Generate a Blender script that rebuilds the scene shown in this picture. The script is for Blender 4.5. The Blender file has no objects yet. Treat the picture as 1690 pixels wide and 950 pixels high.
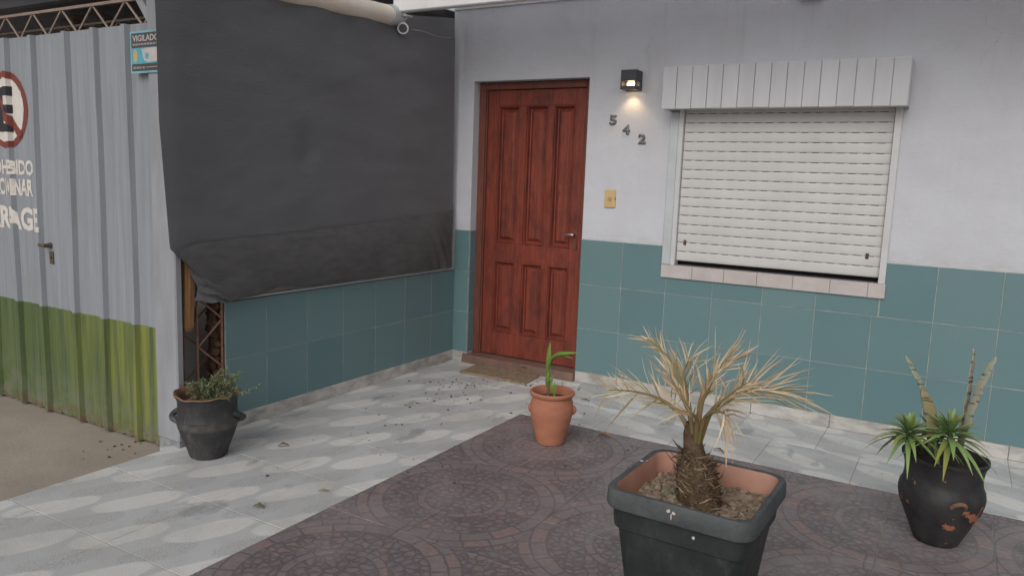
import bpy, bmesh, math, random
from mathutils import Vector, Matrix, noise as mnoise
R = math.radians
random.seed(7)
scene = bpy.context.scene
C = scene.collection

# ------------------------------------------------------------------ camera
CP = Vector((3.23811, -4.70136, 1.36078)); YAW, PIT, ROL, FPX = -0.526611, -0.139545, 0.037362, 1261.956
_f = Vector((math.sin(YAW)*math.cos(PIT), math.cos(YAW)*math.cos(PIT), math.sin(PIT)))
_r = Vector((math.cos(YAW), -math.sin(YAW), 0)); _u = _r.cross(_f)
RT = _r*math.cos(ROL) + _u*math.sin(ROL); UP = -_r*math.sin(ROL) + _u*math.cos(ROL); FW = _f
cam = bpy.data.cameras.new('camera'); cam.sensor_width = 36; cam.lens = 36*FPX/1690; cam.clip_start = .05; cam.clip_end = 2000
camo = bpy.data.objects.new('camera', cam); C.objects.link(camo)
camo.matrix_world = Matrix(((RT.x, UP.x, -FW.x, CP.x), (RT.y, UP.y, -FW.y, CP.y), (RT.z, UP.z, -FW.z, CP.z), (0, 0, 0, 1)))
scene.camera = camo
def pix(u, v, ax, val):          # a photo pixel (1690 x 950) meets the plane  coordinate[ax] = val
    d = RT*((u-845)/FPX) - UP*((v-475)/FPX) + FW
    return CP + d*((val-CP[ax])/d[ax])

# ------------------------------------------------------------------ light
SUN_DIR = Vector((.10, -.86, .60)).normalized()       # towards the sun
w = bpy.data.worlds.new('World'); scene.world = w; w.use_nodes = True
nt = w.node_tree; bg = nt.nodes['Background']
sky = nt.nodes.new('ShaderNodeTexSky'); sky.sky_type = 'NISHITA'; sky.sun_disc = False
sky.sun_elevation = math.asin(SUN_DIR.z); sky.sun_rotation = math.atan2(SUN_DIR.x, SUN_DIR.y) % (2*math.pi)
sky.air_density = 1.0; sky.dust_density = 3.0; sky.ozone_density = 1.0
hs = nt.nodes.new('ShaderNodeHueSaturation'); hs.inputs['Saturation'].default_value = .22
nt.links.new(sky.outputs[0], hs.inputs['Color']); nt.links.new(hs.outputs[0], bg.inputs['Color']); bg.inputs['Strength'].default_value = .11
sl = bpy.data.lights.new('sun', 'SUN'); sl.energy = 1.1; sl.angle = R(45); sl.color = (1, .96, .9)
so = bpy.data.objects.new('sun', sl); C.objects.link(so); so.rotation_euler = SUN_DIR.to_track_quat('Z', 'Y').to_euler(); so.location = (0, -8, 10)
scene.view_settings.view_transform = 'Standard'; scene.view_settings.look = 'None'
scene.view_settings.gamma = 1; scene.view_settings.use_curve_mapping = False
scene.view_settings.exposure = -0.3
scene.render.engine = 'CYCLES'; scene.render.resolution_x = 1024; scene.render.resolution_y = 575

# ------------------------------------------------------------------ node helpers
class NT:
    def __init__(s, name):
        s.m = bpy.data.materials.new(name); s.m.use_nodes = True; s.t = s.m.node_tree; s.b = s.t.nodes['Principled BSDF']
    def n(s, typ, **kw):
        o = s.t.nodes.new('ShaderNode'+typ)
        for k, v in kw.items(): setattr(o, k, v)
        return o
    def put(s, v, sock):
        if hasattr(v, 'is_output'): s.t.links.new(v, sock)
        elif isinstance(v, (tuple, list)) and len(v) == 3 and sock.type == 'RGBA': sock.default_value = (*v, 1)
        else: sock.default_value = v
    def math(s, op, a, b=0.0, c=0.0):
        o = s.n('Math', operation=op)
        for i, v in enumerate((a, b, c)): s.put(v, o.inputs[i])
        return o.outputs[0]
    def mix(s, f, a, b, mode='MIX'):
        o = s.n('Mix', data_type='RGBA', blend_type=mode)
        s.put(f, o.inputs[0]); s.put(a, o.inputs[6]); s.put(b, o.inputs[7]); return o.outputs[2]
    def ramp(s, f, lo, hi, a=0.0, b=1.0):
        o = s.n('MapRange'); o.inputs[1].default_value = lo; o.inputs[2].default_value = hi; o.inputs[3].default_value = a; o.inputs[4].default_value = b
        s.put(f, o.inputs[0]); return o.outputs[0]
    def pos(s): return s.n('NewGeometry').outputs['Position']
    def obj(s): return s.n('TexCoord').outputs['Object']
    def xyz(s, v):
        o = s.n('SeparateXYZ'); s.put(v, o.inputs[0]); return o.outputs
    def vec(s, x, y, z=0.0):
        o = s.n('CombineXYZ')
        for i, v in enumerate((x, y, z)): s.put(v, o.inputs[i])
        return o.outputs[0]
    def scale(s, v, sc):
        o = s.n('Mapping'); s.put(v, o.inputs[0]); o.inputs['Scale'].default_value = sc if isinstance(sc, tuple) else (sc,)*3; return o.outputs[0]
    def noise(s, v, sc, det=4.0, rough=.6):
        o = s.n('TexNoise'); s.put(v, o.inputs['Vector']); o.inputs['Scale'].default_value = sc; o.inputs['Detail'].default_value = det; o.inputs['Roughness'].default_value = rough
        return o.outputs['Fac']
    def rnd(s): return s.n('ObjectInfo').outputs['Random']
    def bump(s, h, st=.3, d=.01):
        o = s.n('Bump'); o.inputs['Strength'].default_value = st; o.inputs['Distance'].default_value = d; s.put(h, o.inputs['Height'])
        s.t.links.new(o.outputs[0], s.b.inputs['Normal'])
    def done(s, col, rough=.6, spec=.5, metal=0.0):
        s.put(col, s.b.inputs['Base Color']); s.put(rough, s.b.inputs['Roughness']); s.b.inputs['Specular IOR Level'].default_value = spec; s.b.inputs['Metallic'].default_value = metal
        return s.m

def simple(name, c1, c2=None, sc=6, rough=.6, spec=.4, bst=.15, bsc=80, bd=.004, stretch=(1, 1, 1), lo=.35, hi=.65, metal=0, vary=.0):
    t = NT(name); p = t.scale(t.pos(), stretch)
    f = t.ramp(t.noise(p, sc, 6), lo, hi)
    col = t.mix(f, c1, c2 or tuple(x*.8 for x in c1))
    if vary:
        k = t.ramp(t.rnd(), 0, 1, 1-vary, 1+vary); col = t.mix(1.0, col, t.vec(k, k, k), 'MULTIPLY')
    if bst: t.bump(t.noise(p, bsc, 3), bst, bd)
    return t.done(col, rough, spec, metal)

def m_plaster():
    t = NT('painted_plaster'); p = t.pos()
    col = t.mix(t.ramp(t.noise(p, 1.4, 5), .35, .7), (.60, .612, .655), (.525, .53, .56))
    col = t.mix(t.ramp(t.noise(p, 9, 6), .62, .8, 0, .35), col, (.44, .425, .42))
    x, y, z = t.xyz(p)
    drip = t.math('MULTIPLY', t.ramp(t.noise(t.scale(p, (9, 9, .7)), 1.5, 5), .56, .75), t.ramp(z, 1.2, 2.5, 0, .45))
    col = t.mix(drip, col, (.44, .42, .41))
    vo = t.n('TexVoronoi', feature='DISTANCE_TO_EDGE'); vo.inputs['Scale'].default_value = 1.1
    wp = t.n('VectorMath', operation='ADD'); nz = t.n('TexNoise'); nz.inputs['Scale'].default_value = 5; nz.inputs['Detail'].default_value = 6; t.put(p, nz.inputs['Vector']); sc_ = t.n('VectorMath', operation='SCALE'); sc_.inputs['Scale'].default_value = .5; t.put(nz.outputs['Color'], sc_.inputs[0]); t.put(p, wp.inputs[0]); t.put(sc_.outputs[0], wp.inputs[1]); t.put(wp.outputs[0], vo.inputs['Vector'])
    crack = t.math('MULTIPLY', t.ramp(vo.outputs['Distance'], .0035, .0, 0, .55), t.ramp(t.noise(p, 1.7, 3), .50, .62))
    col = t.mix(crack, col, (.33, .32, .32))
    dirt = t.math('MULTIPLY', t.ramp(z, 1.06, .985, 0, .55), t.ramp(t.noise(t.scale(p, (1, 1, 3)), 13, 6, .7), .42, .66)); col = t.mix(dirt, col, (.42, .40, .37))
    h = t.math('ADD', t.noise(p, 160, 3), t.math('MULTIPLY', t.noise(p, 11, 5), 2.4)); t.bump(h, .55, .004)
    return t.done(col, .75, .25)
def m_teal():
    t = NT('teal_glazed_tile'); p = t.pos()
    col = t.mix(t.ramp(t.rnd(), 0, 1), (.118, .212, .232), (.150, .245, .258))
    col = t.mix(t.ramp(t.noise(p, 3, 6), .45, .75, 0, .3), col, (.165, .245, .25))
    col = t.mix(t.ramp(t.noise(p, 220, 3), .45, .75, 0, .35), col, (.10, .185, .197))
    h = t.noise(p, 260, 2); t.bump(h, .10, .002)
    return t.done(col, t.ramp(t.noise(p, 5, 5), .3, .7, .30, .40), .42)
def m_white_tile():
    t = NT('wave_patterned_tile'); o = t.obj(); p = t.pos()
    nzv = t.math('MULTIPLY', t.math('SUBTRACT', t.noise(p, 7, 3), .5), .05)
    ox, oy, oz = t.xyz(o); ox = t.math('ADD', ox, nzv)
    PP = .447; TI = R(24)
    def lobe(cx_, cy_, hl, hw_):
        def fold(q, c): return t.math('SUBTRACT', t.math('MULTIPLY', t.math('FRACT', t.math('ADD', t.math('DIVIDE', t.math('SUBTRACT', q, c), PP), 20.5)), PP), PP/2)
        fx, fy = fold(ox, cx_), fold(oy, cy_)
        a_ = t.math('ADD', t.math('MULTIPLY', fx, math.sin(TI)), t.math('MULTIPLY', fy, math.cos(TI)))
        b_ = t.math('ADD', t.math('SUBTRACT', t.math('MULTIPLY', fx, math.cos(TI)), t.math('MULTIPLY', fy, math.sin(TI))), t.math('MULTIPLY', t.math('MULTIPLY', a_, a_), .35))
        return t.math('ADD', t.math('POWER', t.math('ABSOLUTE', t.math('DIVIDE', a_, hl)), 2.4), t.math('POWER', t.math('ABSOLUTE', t.math('DIVIDE', b_, hw_)), 2.2))
    lv_ = t.math('MINIMUM', lobe(.0, .06, .172, .068), lobe(.2235, .2835, .172, .068))
    gv_ = t.math('MINIMUM', lobe(.0, .2835, .140, .060), lobe(.2235, .06, .140, .060))
    light = t.ramp(lv_, .86, 1.10, 1, 0); deep = t.ramp(gv_, .84, 1.08, 1, 0)
    vo = t.n('TexVoronoi', feature='DISTANCE_TO_EDGE'); t.put(o, vo.inputs['Vector']); vo.inputs['Scale'].default_value = 75
    stip = t.ramp(vo.outputs['Distance'], .02, .14)
    lightc = t.mix(t.ramp(stip, 0, 1, .35, 1), (.67, .66, .645), (.72, .705, .685))
    greyc = t.mix(stip, (.43, .43, .435), (.54, .54, .545))
    midc = (.55, .55, .56)
    col = t.mix(deep, midc, greyc); col = t.mix(light, col, lightc)
    k = t.ramp(t.rnd(), 0, 1, .93, 1.05); col = t.mix(1.0, col, t.vec(k, k, k), 'MULTIPLY')
    # walked-in dirt, damp patches and pale scuffs
    d1 = t.ramp(t.noise(p, 2.3, 7, .65), .44, .66, 0, .6); col = t.mix(d1, col, (.43, .42, .40))
    d2 = t.ramp(t.noise(t.scale(p, (1, .5, 1)), 4.6, 5, .55), .61, .66, 0, .62); col = t.mix(d2, col, (.27, .265, .265))
    d3 = t.ramp(t.noise(t.scale(p, (3, .8, 1)), 5, 6, .6), .66, .74, 0, .6); col = t.mix(d3, col, (.66, .66, .64))
    px, py, pz = t.xyz(p)
    d4 = t.math('MULTIPLY', t.ramp(t.noise(p, 26, 5, .7), .58, .72, 0, .6), t.ramp(py, -1.9, -.5))
    col = t.mix(d4, col, (.25, .19, .13))
    t.bump(t.math('ADD', stip, t.noise(p, 120, 3)), .18, .002)
    return t.done(col, t.ramp(t.noise(p, 3, 5), .3, .7, .38, .62), .4)
def m_dark_tile():
    t = NT('cobble_fan_tile'); p = t.pos(); x, y, z = t.xyz(p)
    def fold(a, c): return t.math('SUBTRACT', t.math('MULTIPLY', t.math('FRACT', t.math('ADD', t.math('DIVIDE', t.math('SUBTRACT', a, c), .79), 20.5)), .79), .395)
    fx, fy = fold(x, 1.505), fold(y, -2.080)
    wv = t.math('MULTIPLY', t.math('SUBTRACT', t.noise(p, 16, 2), .5), .016)
    r = t.math('ADD', t.math('SQRT', t.math('ADD', t.math('MULTIPLY', fx, fx), t.math('MULTIPLY', fy, fy))), wv)
    th = t.math('ARCTAN2', fy, fx)
    def band(a, b): return t.math('MULTIPLY', t.math('GREATER_THAN', r, a), t.math('LESS_THAN', r, b))
    # ring of long bricks: radial joints by angle
    def ringcells(a, b, n, seed):
        q = t.math('ADD', t.math('MULTIPLY', th, n/(2*math.pi)), 30.0+seed); fr = t.math('FRACT', q); idx = t.math('FLOOR', q)
        wn = t.n('TexWhiteNoise', noise_dimensions='2D'); t.put(t.vec(idx, t.math('ADD', t.math('FLOOR', t.math('DIVIDE', x, .79)), t.math('MULTIPLY', t.math('FLOOR', t.math('DIVIDE', y, .79)), 7))), wn.inputs['Vector'])
        e = t.math('MULTIPLY', t.math('SUBTRACT', .5, t.math('ABSOLUTE', t.math('SUBTRACT', fr, .5))), t.math('DIVIDE', t.math('MULTIPLY', r, 2*math.pi), n))
        return e, wn.outputs['Value']
    vo = t.n('TexVoronoi', feature='DISTANCE_TO_EDGE'); vc = t.n('TexVoronoi', feature='F1')
    wp = t.n('VectorMath', operation='ADD'); t.put(p, wp.inputs[0])
    nz = t.n('TexNoise'); nz.inputs['Scale'].default_value = 22; t.put(p, nz.inputs['Vector'])
    sc_ = t.n('VectorMath', operation='SCALE'); t.put(nz.outputs['Color'], sc_.inputs[0]); sc_.inputs['Scale'].default_value = .03; t.put(sc_.outputs[0], wp.inputs[1])
    for q in (vo, vc): t.put(wp.outputs[0], q.inputs['Vector']); q.inputs['Scale'].default_value = 27
    edge = t.math('MULTIPLY', vo.outputs['Distance'], .030); hue = t.xyz(vc.outputs['Color'])[0]
    for a, b, n, sd in ((.155, .192, 14, 0), (.335, .398, 19, 3), (.398, .447, 26, 5)):
        e, h = ringcells(a, b, n, sd); bb = band(a, b)
        edge = t.math('ADD', t.math('MULTIPLY', edge, t.math('SUBTRACT', 1.0, bb)), t.math('MULTIPLY', e, bb))
        hue = t.math('ADD', t.math('MULTIPLY', hue, t.math('SUBTRACT', 1.0, bb)), t.math('MULTIPLY', h, bb))
    for a in (.155, .192, .335, .398, .447):
        edge = t.math('MINIMUM', edge, t.math('ABSOLUTE', t.math('SUBTRACT', r, a)))
    joint = t.ramp(edge, .0006, .0075)
    c = t.mix(t.ramp(hue, 0, .55), (.225, .190, .200), (.275, .225, .228)); c = t.mix(t.ramp(hue, .62, .95), c, (.315, .215, .19))
    c = t.mix(t.ramp(t.noise(p, 48, 6, .75), .38, .62, 0, .8), c, (.175, .148, .156))
    c = t.mix(joint, (.140, .117, .124), c)
    c = t.mix(t.ramp(t.noise(p, 2.6, 6, .65), .45, .72, 0, .55), c, (.35, .305, .305))
    c = t.mix(t.ramp(t.noise(p, 7, 5, .6), .66, .78, 0, .5), c, (.33, .275, .21))
    t.bump(t.math('ADD', joint, t.math('MULTIPLY', t.noise(p, 90, 4), .6)), .35, .0025)
    return t.done(c, t.ramp(t.noise(p, 6, 4), .3, .7, .36, .56), .45)
def m_wood_door():
    t = NT('red_varnished_wood'); p = t.pos()
    g = t.noise(t.scale(p, (38, 38, 1.3)), 2.2, 8, .7)
    col = t.mix(t.ramp(g, .30, .72), (.31, .064, .036), (.115, .028, .021))
    col = t.mix(t.ramp(t.noise(t.scale(p, (2.5, 2.5, 1)), 4, 8, .75), .46, .66, 0, .85), col, (.075, .026, .021))
    col = t.mix(t.ramp(t.noise(t.scale(p, (20, 20, 2)), 3, 5), .66, .82, 0, .4), col, (.36, .11, .07))
    t.bump(g, .35, .003)
    return t.done(col, t.ramp(t.noise(p, 8, 5), .3, .7, .36, .62), .35)
def m_gate():
    t = NT('painted_gate_sheet'); p = t.pos(); x, y, z = t.xyz(p)
    st = t.scale(p, (14, 14, .8))
    grey = t.mix(t.ramp(t.noise(st, 2, 6), .35, .7), (.31, .335, .37), (.255, .27, .295))
    grey = t.mix(t.ramp(t.noise(p, 4, 6, .65), .56, .74, 0, .5), grey, (.27, .265, .265))
    gr = t.mix(t.ramp(x, -1.1, -.3), (.115, .155, .058), (.225, .245, .060))
    gr = t.mix(t.ramp(t.noise(st, 1.6, 7, .65), .40, .66), gr, (.062, .100, .050))
    gr = t.mix(t.ramp(t.noise(t.scale(p, (30, 30, 1.5)), 2.4, 5), .58, .75, 0, .6), gr, (.185, .205, .13))
    gr = t.mix(t.math('MULTIPLY', t.ramp(z, .30, -.02), t.ramp(t.noise(p, 12, 6), .38, .62)), gr, (.17, .19, .13))
    edge = t.math('ADD', .570, t.math('MULTIPLY', t.math('SUBTRACT', t.noise(p, 20, 3), .5), .012))
    f = t.ramp(t.math('SUBTRACT', z, edge), -.003, .003)
    col = t.mix(f, gr, grey)
    rust = t.math('MULTIPLY', t.ramp(z, .06, -.03), t.ramp(t.noise(p, 25, 5, .7), .45, .6))
    col = t.mix(rust, col, (.16, .09, .06))
    t.bump(t.noise(st, 4, 4), .2, .004)
    return t.done(col, .55, .4)
def m_net():
    t = NT('black_shade_cloth'); p = t.pos()
    wv = t.n('TexWave', wave_type='BANDS', bands_direction='Z'); wv.inputs['Scale'].default_value = 34; wv.inputs['Distortion'].default_value = 2.5; wv.inputs['Detail'].default_value = 4; t.put(p, wv.inputs['Vector'])
    wy = t.n('TexWave', wave_type='BANDS', bands_direction='Y'); wy.inputs['Scale'].default_value = 60; wy.inputs['Distortion'].default_value = 1.0; t.put(p, wy.inputs['Vector'])
    wf = t.math('ADD', wv.outputs['Fac'], t.math('MULTIPLY', wy.outputs['Fac'], .6))
    col = t.mix(t.ramp(t.noise(t.scale(p, (1, .6, 2.5)), 2.2, 6), .35, .7), (.26, .26, .277), (.325, .325, .343))
    col = t.mix(t.ramp(wf, 0, 1.6, 0, .5), col, (.15, .15, .158))
    col = t.mix(t.ramp(t.noise(p, 150, 3, .8), .66, .8, 0, .35), col, (.36, .36, .36))
    t.bump(wf, .22, .0015)
    t.b.inputs['Sheen Weight'].default_value = .55; t.b.inputs['Sheen Roughness'].default_value = .45; t.b.inputs['Sheen Tint'].default_value = (.75, .75, .80, 1)
    return t.done(col, .6, .5)
def m_peel():
    t = NT('black_paint_peeling_off_clay'); p = t.obj()
    n1 = t.noise(p, 15, 6, .62); x, y, z = t.xyz(p)
    bias = t.math('MULTIPLY', t.ramp(x, -.04, .10), t.math('MULTIPLY', t.ramp(z, .06, .12), t.ramp(z, .20, .17)))
    f = t.ramp(t.math('ADD', n1, t.math('MULTIPLY', bias, .15)), .635, .66)
    col = t.mix(t.ramp(t.noise(p, 10, 5), .4, .7), (.022, .022, .024), (.050, .047, .047))
    col = t.mix(f, col, (.34, .135, .07))
    t.bump(t.math('SUBTRACT', t.noise(p, 40, 5), f), .35, .004)
    return t.done(col, .55, .4)
def m_worn(name, c1, c2, dust, rough, amt=.5, lines=False):
    t = NT(name); p = t.obj(); x, y, z = t.xyz(p)
    col = t.mix(t.ramp(t.noise(p, 6, 6, .65), .38, .68), c1, c2)
    col = t.mix(t.ramp(t.noise(t.scale(p, (1, 1, .35)), 22, 7, .72), .52, .72, 0, amt), col, dust)
    col = t.mix(t.ramp(t.noise(p, 120, 3, .6), .68, .76, 0, .6), col, dust)
    if lines: col = t.mix(t.math('MULTIPLY', t.ramp(t.math('ABSOLUTE', t.math('SUBTRACT', z, .172)), .026, .012), t.ramp(t.noise(p, 17, 5), .35, .6, .1, .6)), col, dust)
    t.bump(t.math('ADD', t.noise(p, 35, 5, .65), t.math('MULTIPLY', t.noise(p, 150, 3), .5)), .3, .004)
    return t.done(col, t.ramp(t.noise(p, 14, 5), .3, .7, rough-.1, rough+.15), .4)
def m_vcol(name, rough=.55, spec=.3, trans=0.0):
    t = NT(name); a = t.n('VertexColor', layer_name='tint')
    if trans: t.b.inputs['Subsurface Weight'].default_value = trans; t.b.inputs['Subsurface Scale'].default_value = .01
    return t.done(a.outputs['Color'], rough, spec)
def m_emit(name, c, s):
    t = NT(name); t.b.inputs['Emission Color'].default_value = (*c, 1); t.b.inputs['Emission Strength'].default_value = s
    return t.done((.8, .7, .5), .4)

MT = dict(
    plaster=m_plaster(), teal=m_teal(), wtile=m_white_tile(), dtile=m_dark_tile(), door=m_wood_door(), gate=m_gate(), net=m_net(), peel=m_peel(), leaf=m_vcol('leaf', .5, .35), dry=m_vcol('dry_leaf', .8, .15),
    grout=simple('grey_grout', (.42, .43, .40), (.24, .27, .26), 12, .9), cement=simple('floor_cement', (.33, .31, .29), (.22, .205, .19), 10, .9),
    jamb=simple('brown_painted_jamb', (.20, .068, .045), (.13, .045, .034), 9, .5, .35, .2, 60, .003, (6, 6, .8)),
    shutter=simple('ivory_plastic', (.60, .595, .585), (.55, .54, .53), 5, .42, .4, .05, 90), rail=simple('white_metal', (.60, .60, .605), (.54, .54, .54), 7, .4, .4, .05),
    boxw=simple('white_painted_board', (.56, .565, .585), (.515, .52, .535), 4, .6, .3, .12, 60, .003, (3, 3, .6), vary=.025),
    casing=simple('pale_blue_casing', (.53, .57, .59), (.46, .49, .5), 7, .55), sill=simple('beige_sill_tile', (.55, .50, .485), (.47, .42, .41), 8, .5, .4, .08, vary=.03),
    base=simple('marbled_skirting_tile', (.52, .50, .475), (.33, .315, .30), 7, .5, .4, .1, 60, .003, (1, 1, 2.2), .42, .62, vary=.06),
    dark=simple('dark_slot', (.012, .011, .011), None, 5, .9), step=simple('brown_threshold_tile', (.24, .145, .115), (.16, .10, .08), 14, .55),
    mat_=simple('coir_mat', (.33, .245, .165), (.22, .16, .11), 30, .95, .1, .9, 240, .006), lamp=simple('charcoal_metal', (.045, .047, .055), (.06, .06, .068), 8, .45), steel=simple('brushed_steel', (.55, .53, .52), None, 30, .3, .5, 0, metal=1),
    number=simple('grey_number', (.10, .10, .105), (.19, .19, .19), 60, .4, .5, .1), cream=simple('yellowed_plastic', (.62, .46, .22), (.56, .40, .19), 10, .4), creamd=simple('yellowed_rocker', (.47, .33, .15), None, 10, .4),
    conc=simple('bare_concrete', (.43, .37, .315), (.35, .30, .255), 2.2, .9, .2, .4, 45, .006), post=simple('grey_painted_post', (.355, .37, .40), (.285, .29, .31), 4, .6, .3, .25, 40, .005, (3, 3, .6)), postb=simple('bare_mortar_foot', (.33, .34, .34), (.22, .22, .22), 18, .8),
    rust=simple('rusty_bar', (.22, .10, .065), (.33, .20, .16), 25, .7, .3, .4, 120), wood=simple('raw_timber', (.34, .19, .085), (.22, .115, .05), 6, .75, .2, .4, 60, .004, (8, 8, .6)), brick=simple('broken_brick', (.21, .12, .075), (.10, .065, .05), 22, .9, .2, .9, 50, .02),
    pvc=simple('cream_pipe', (.80, .73, .64), (.74, .66, .56), 6, .35, .5, .08, 40, .003), pvcg=simple('grey_coupling', (.48, .49, .51), None, 6, .4), white=simple('white_paint', (.74, .74, .75), (.66, .66, .66), 5, .5), soffit=simple('soffit', (.70, .69, .70), (.62, .61, .61), 4, .7),
    roof=simple('dark_roof_sheet', (.42, .44, .50), (.33, .35, .40), 3, .6), steelb=simple('brown_truss_steel', (.34, .26, .22), (.42, .34, .30), 14, .7), gwall=simple('garage_wall', (.44, .42, .40), (.36, .34, .32), 3, .9),
    terra=simple('terracotta', (.48, .20, .125), (.40, .165, .105), 7, .75, .2, .2, 120, .002, (1, 1, 3)), blackpot=m_worn('sooty_black_clay', (.030, .030, .033), (.060, .058, .058), (.15, .14, .13), .6, .55, True), clayrim=simple('bare_clay_rim', (.29, .145, .085), (.13, .085, .06), 22, .8),
    plast=m_worn('dark_green_plastic', (.019, .026, .026), (.036, .043, .042), (.11, .115, .105), .5, .35), plastr=simple('dusty_plastic_rim', (.062, .070, .075), (.105, .112, .114), 14, .6, .3, .2), plasti=simple('brown_pot_lining', (.50, .285, .215), (.40, .19, .135), 6, .6),
    soil=simple('dry_soil', (.38, .305, .235), (.19, .14, .10), 34, .95, .1, .8, 90, .008), soild=simple('dark_soil', (.07, .05, .036), (.03, .024, .02), 40, .95), fibre=m_vcol('trunk_fibre', .9, .1), 
    red=simple('dull_red_paint', (.235, .060, .045), (.19, .05, .04), 14, .6), wpaint=simple('off_white_paint', (.72, .68, .64), (.64, .60, .56), 14, .6), bpaint=simple('black_paint', (.035, .037, .045), None, 10, .6), brass=simple('tarnished_brass', (.20, .15, .10), (.13, .1, .07), 40, .5, .5, .1, metal=.5),
    cyan=simple('cyan_print', (.12, .45, .55), (.10, .38, .47), 14, .45), cyanl=simple('pale_cyan_print', (.26, .52, .60), None, 14, .45), ink=simple('charcoal_print', (.085, .085, .095), None, 10, .45), paper=simple('pale_print', (.66, .60, .58), None, 10, .45), pinkp=simple('faded_print', (.40, .34, .33), None, 20, .45),
    crumb=simple('dry_dirt', (.085, .058, .038), (.16, .115, .08), 60, .95), board=simple('cardboard', (.36, .29, .23), None, 8, .9), glow=m_emit('lamp_glow', (1, .72, .42), 9), glass=simple('camera_glass', (.03, .03, .04), None, 8, .1))

# ------------------------------------------------------------------ mesh helpers
def link(name, me, mat, parent=None):
    o = bpy.data.objects.new(name, me); C.objects.link(o)
    if mat and not me.materials: me.materials.append(MT[mat] if isinstance(mat, str) else mat)
    if parent is not None: o.parent = parent
    return o
def mk(name, bm, mat, parent=None, smooth=False, loc=None):
    bmesh.ops.recalc_face_normals(bm, faces=bm.faces)
    me = bpy.data.meshes.new(name); bm.to_mesh(me); bm.free()
    if smooth:
        for f in me.polygons: f.use_smooth = True
        try: me.set_sharp_from_angle(angle=R(40))
        except Exception: pass
    o = link(name, me, mat, parent)
    if loc is not None: o.location = loc
    return o
def box(bm, x0, x1, y0, y1, z0, z1, bev=0):
    t = bmesh.new() if bev else bm
    vs = [t.verts.new((x, y, z)) for x in (x0, x1) for y in (y0, y1) for z in (z0, z1)]
    for q in ((0, 1, 3, 2), (4, 6, 7, 5), (0, 4, 5, 1), (2, 3, 7, 6), (0, 2, 6, 4), (1, 5, 7, 3)): t.faces.new([vs[i] for i in q])
    if bev:
        bmesh.ops.bevel(t, geom=t.edges[:], offset=bev, segments=1, affect='EDGES')
        me = bpy.data.meshes.new('t'); t.to_mesh(me); t.free(); bm.from_mesh(me); bpy.data.meshes.remove(me)
def bx(name, mat, parent, x0, x1, y0, y1, z0, z1, bev=0):
    bm = bmesh.new(); box(bm, x0, x1, y0, y1, z0, z1, bev); return mk(name, bm, mat, parent)
def tube(bm, pts, rad, seg=8, cap=True):
    pts = [Vector(p) for p in pts]; n = len(pts); rad = rad if isinstance(rad, (list, tuple)) else [rad]*n
    rings = []; ref = None
    for i, p in enumerate(pts):
        d = (pts[min(i+1, n-1)]-pts[max(i-1, 0)]).normalized()
        if ref is None: ref = Vector((0, 0, 1)) if abs(d.z) < .9 else Vector((1, 0, 0))
        a = d.cross(ref).normalized(); b = a.cross(d).normalized(); ref = b
        rings.append([bm.verts.new(p+(a*math.cos(2*math.pi*k/seg)+b*math.sin(2*math.pi*k/seg))*rad[i]) for k in range(seg)])
    for i in range(n-1):
        for k in range(seg): bm.faces.new((rings[i][k], rings[i][(k+1) % seg], rings[i+1][(k+1) % seg], rings[i+1][k]))
    if cap: bm.faces.new(rings[0]); bm.faces.new(rings[-1])
def lathe(bm, prof, seg=48, fn=None, close=False):
    rings = []
    for (r, z) in prof:
        ring = []
        for k in range(seg):
            a = 2*math.pi*k/seg; rr, zz = (r, z) if fn is None else fn(r, z, a)
            ring.append(bm.verts.new((rr*math.cos(a), rr*math.sin(a), zz)))
        rings.append(ring)
    for i in range(len(rings)-1):
        for k in range(seg): bm.faces.new((rings[i][k], rings[i][(k+1) % seg], rings[i+1][(k+1) % seg], rings[i+1][k]))
    if close: bm.faces.new(rings[0])
    return rings
def thing(name, label, cat, loc=(0, 0, 0), group=None, rz=0):
    o = bpy.data.objects.new(name, None); C.objects.link(o); o.location = loc; o.rotation_euler[2] = rz; o.empty_display_size = .1
    return tag(o, label, cat, group)
def tag(o, label, cat, group=None):
    o['label'] = label; o['category'] = cat
    if group: o['group'] = group
    return o
def struct(o): o['kind'] = 'structure'; return o
_tiles = {}
def tile(name, mat, parent, cx, cy, cz, sx, sy, sz, bev=.0015, rz=0, jit=0, ofx=0):
    key = (name, mat, round(sx, 3), round(sy, 3), round(sz, 4), ofx)
    if key not in _tiles:
        bm = bmesh.new(); box(bm, -sx/2+ofx, sx/2+ofx, -sy/2, sy/2, -sz/2, sz/2, bev)
        bmesh.ops.recalc_face_normals(bm, faces=bm.faces)
        me = bpy.data.meshes.new(name); bm.to_mesh(me); bm.free(); me.materials.append(MT[mat]); _tiles[key] = me
    o = bpy.data.objects.new(name, _tiles[key]); C.objects.link(o); o.parent = parent; o.location = (cx, cy, cz)
    o.rotation_euler = (random.uniform(-jit, jit), random.uniform(-jit, jit), rz); return o

def curve(pts, n):
    pts = [Vector(p) for p in pts]; P = [pts[0]*2-pts[1]]+pts+[pts[-1]*2-pts[-2]]; out = []
    for i in range(n+1):
        t = i/n*(len(pts)-1); k = min(int(t), len(pts)-2); t -= k; a, b, c, d = P[k:k+4]
        out.append(.5*((2*b)+(c-a)*t+(2*a-5*b+4*c-d)*t*t+(3*b-a-3*c+d)*t**3))
    return out
# ================================================================== SETTING
bm = bmesh.new(); S = 400
vs = [bm.verts.new(p) for p in ((-S, -S, -.045), (S, -S, -.045), (S, S, -.045), (-S, S, -.045))]; bm.faces.new(vs)
struct(mk('ground', bm, 'conc'))
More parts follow.
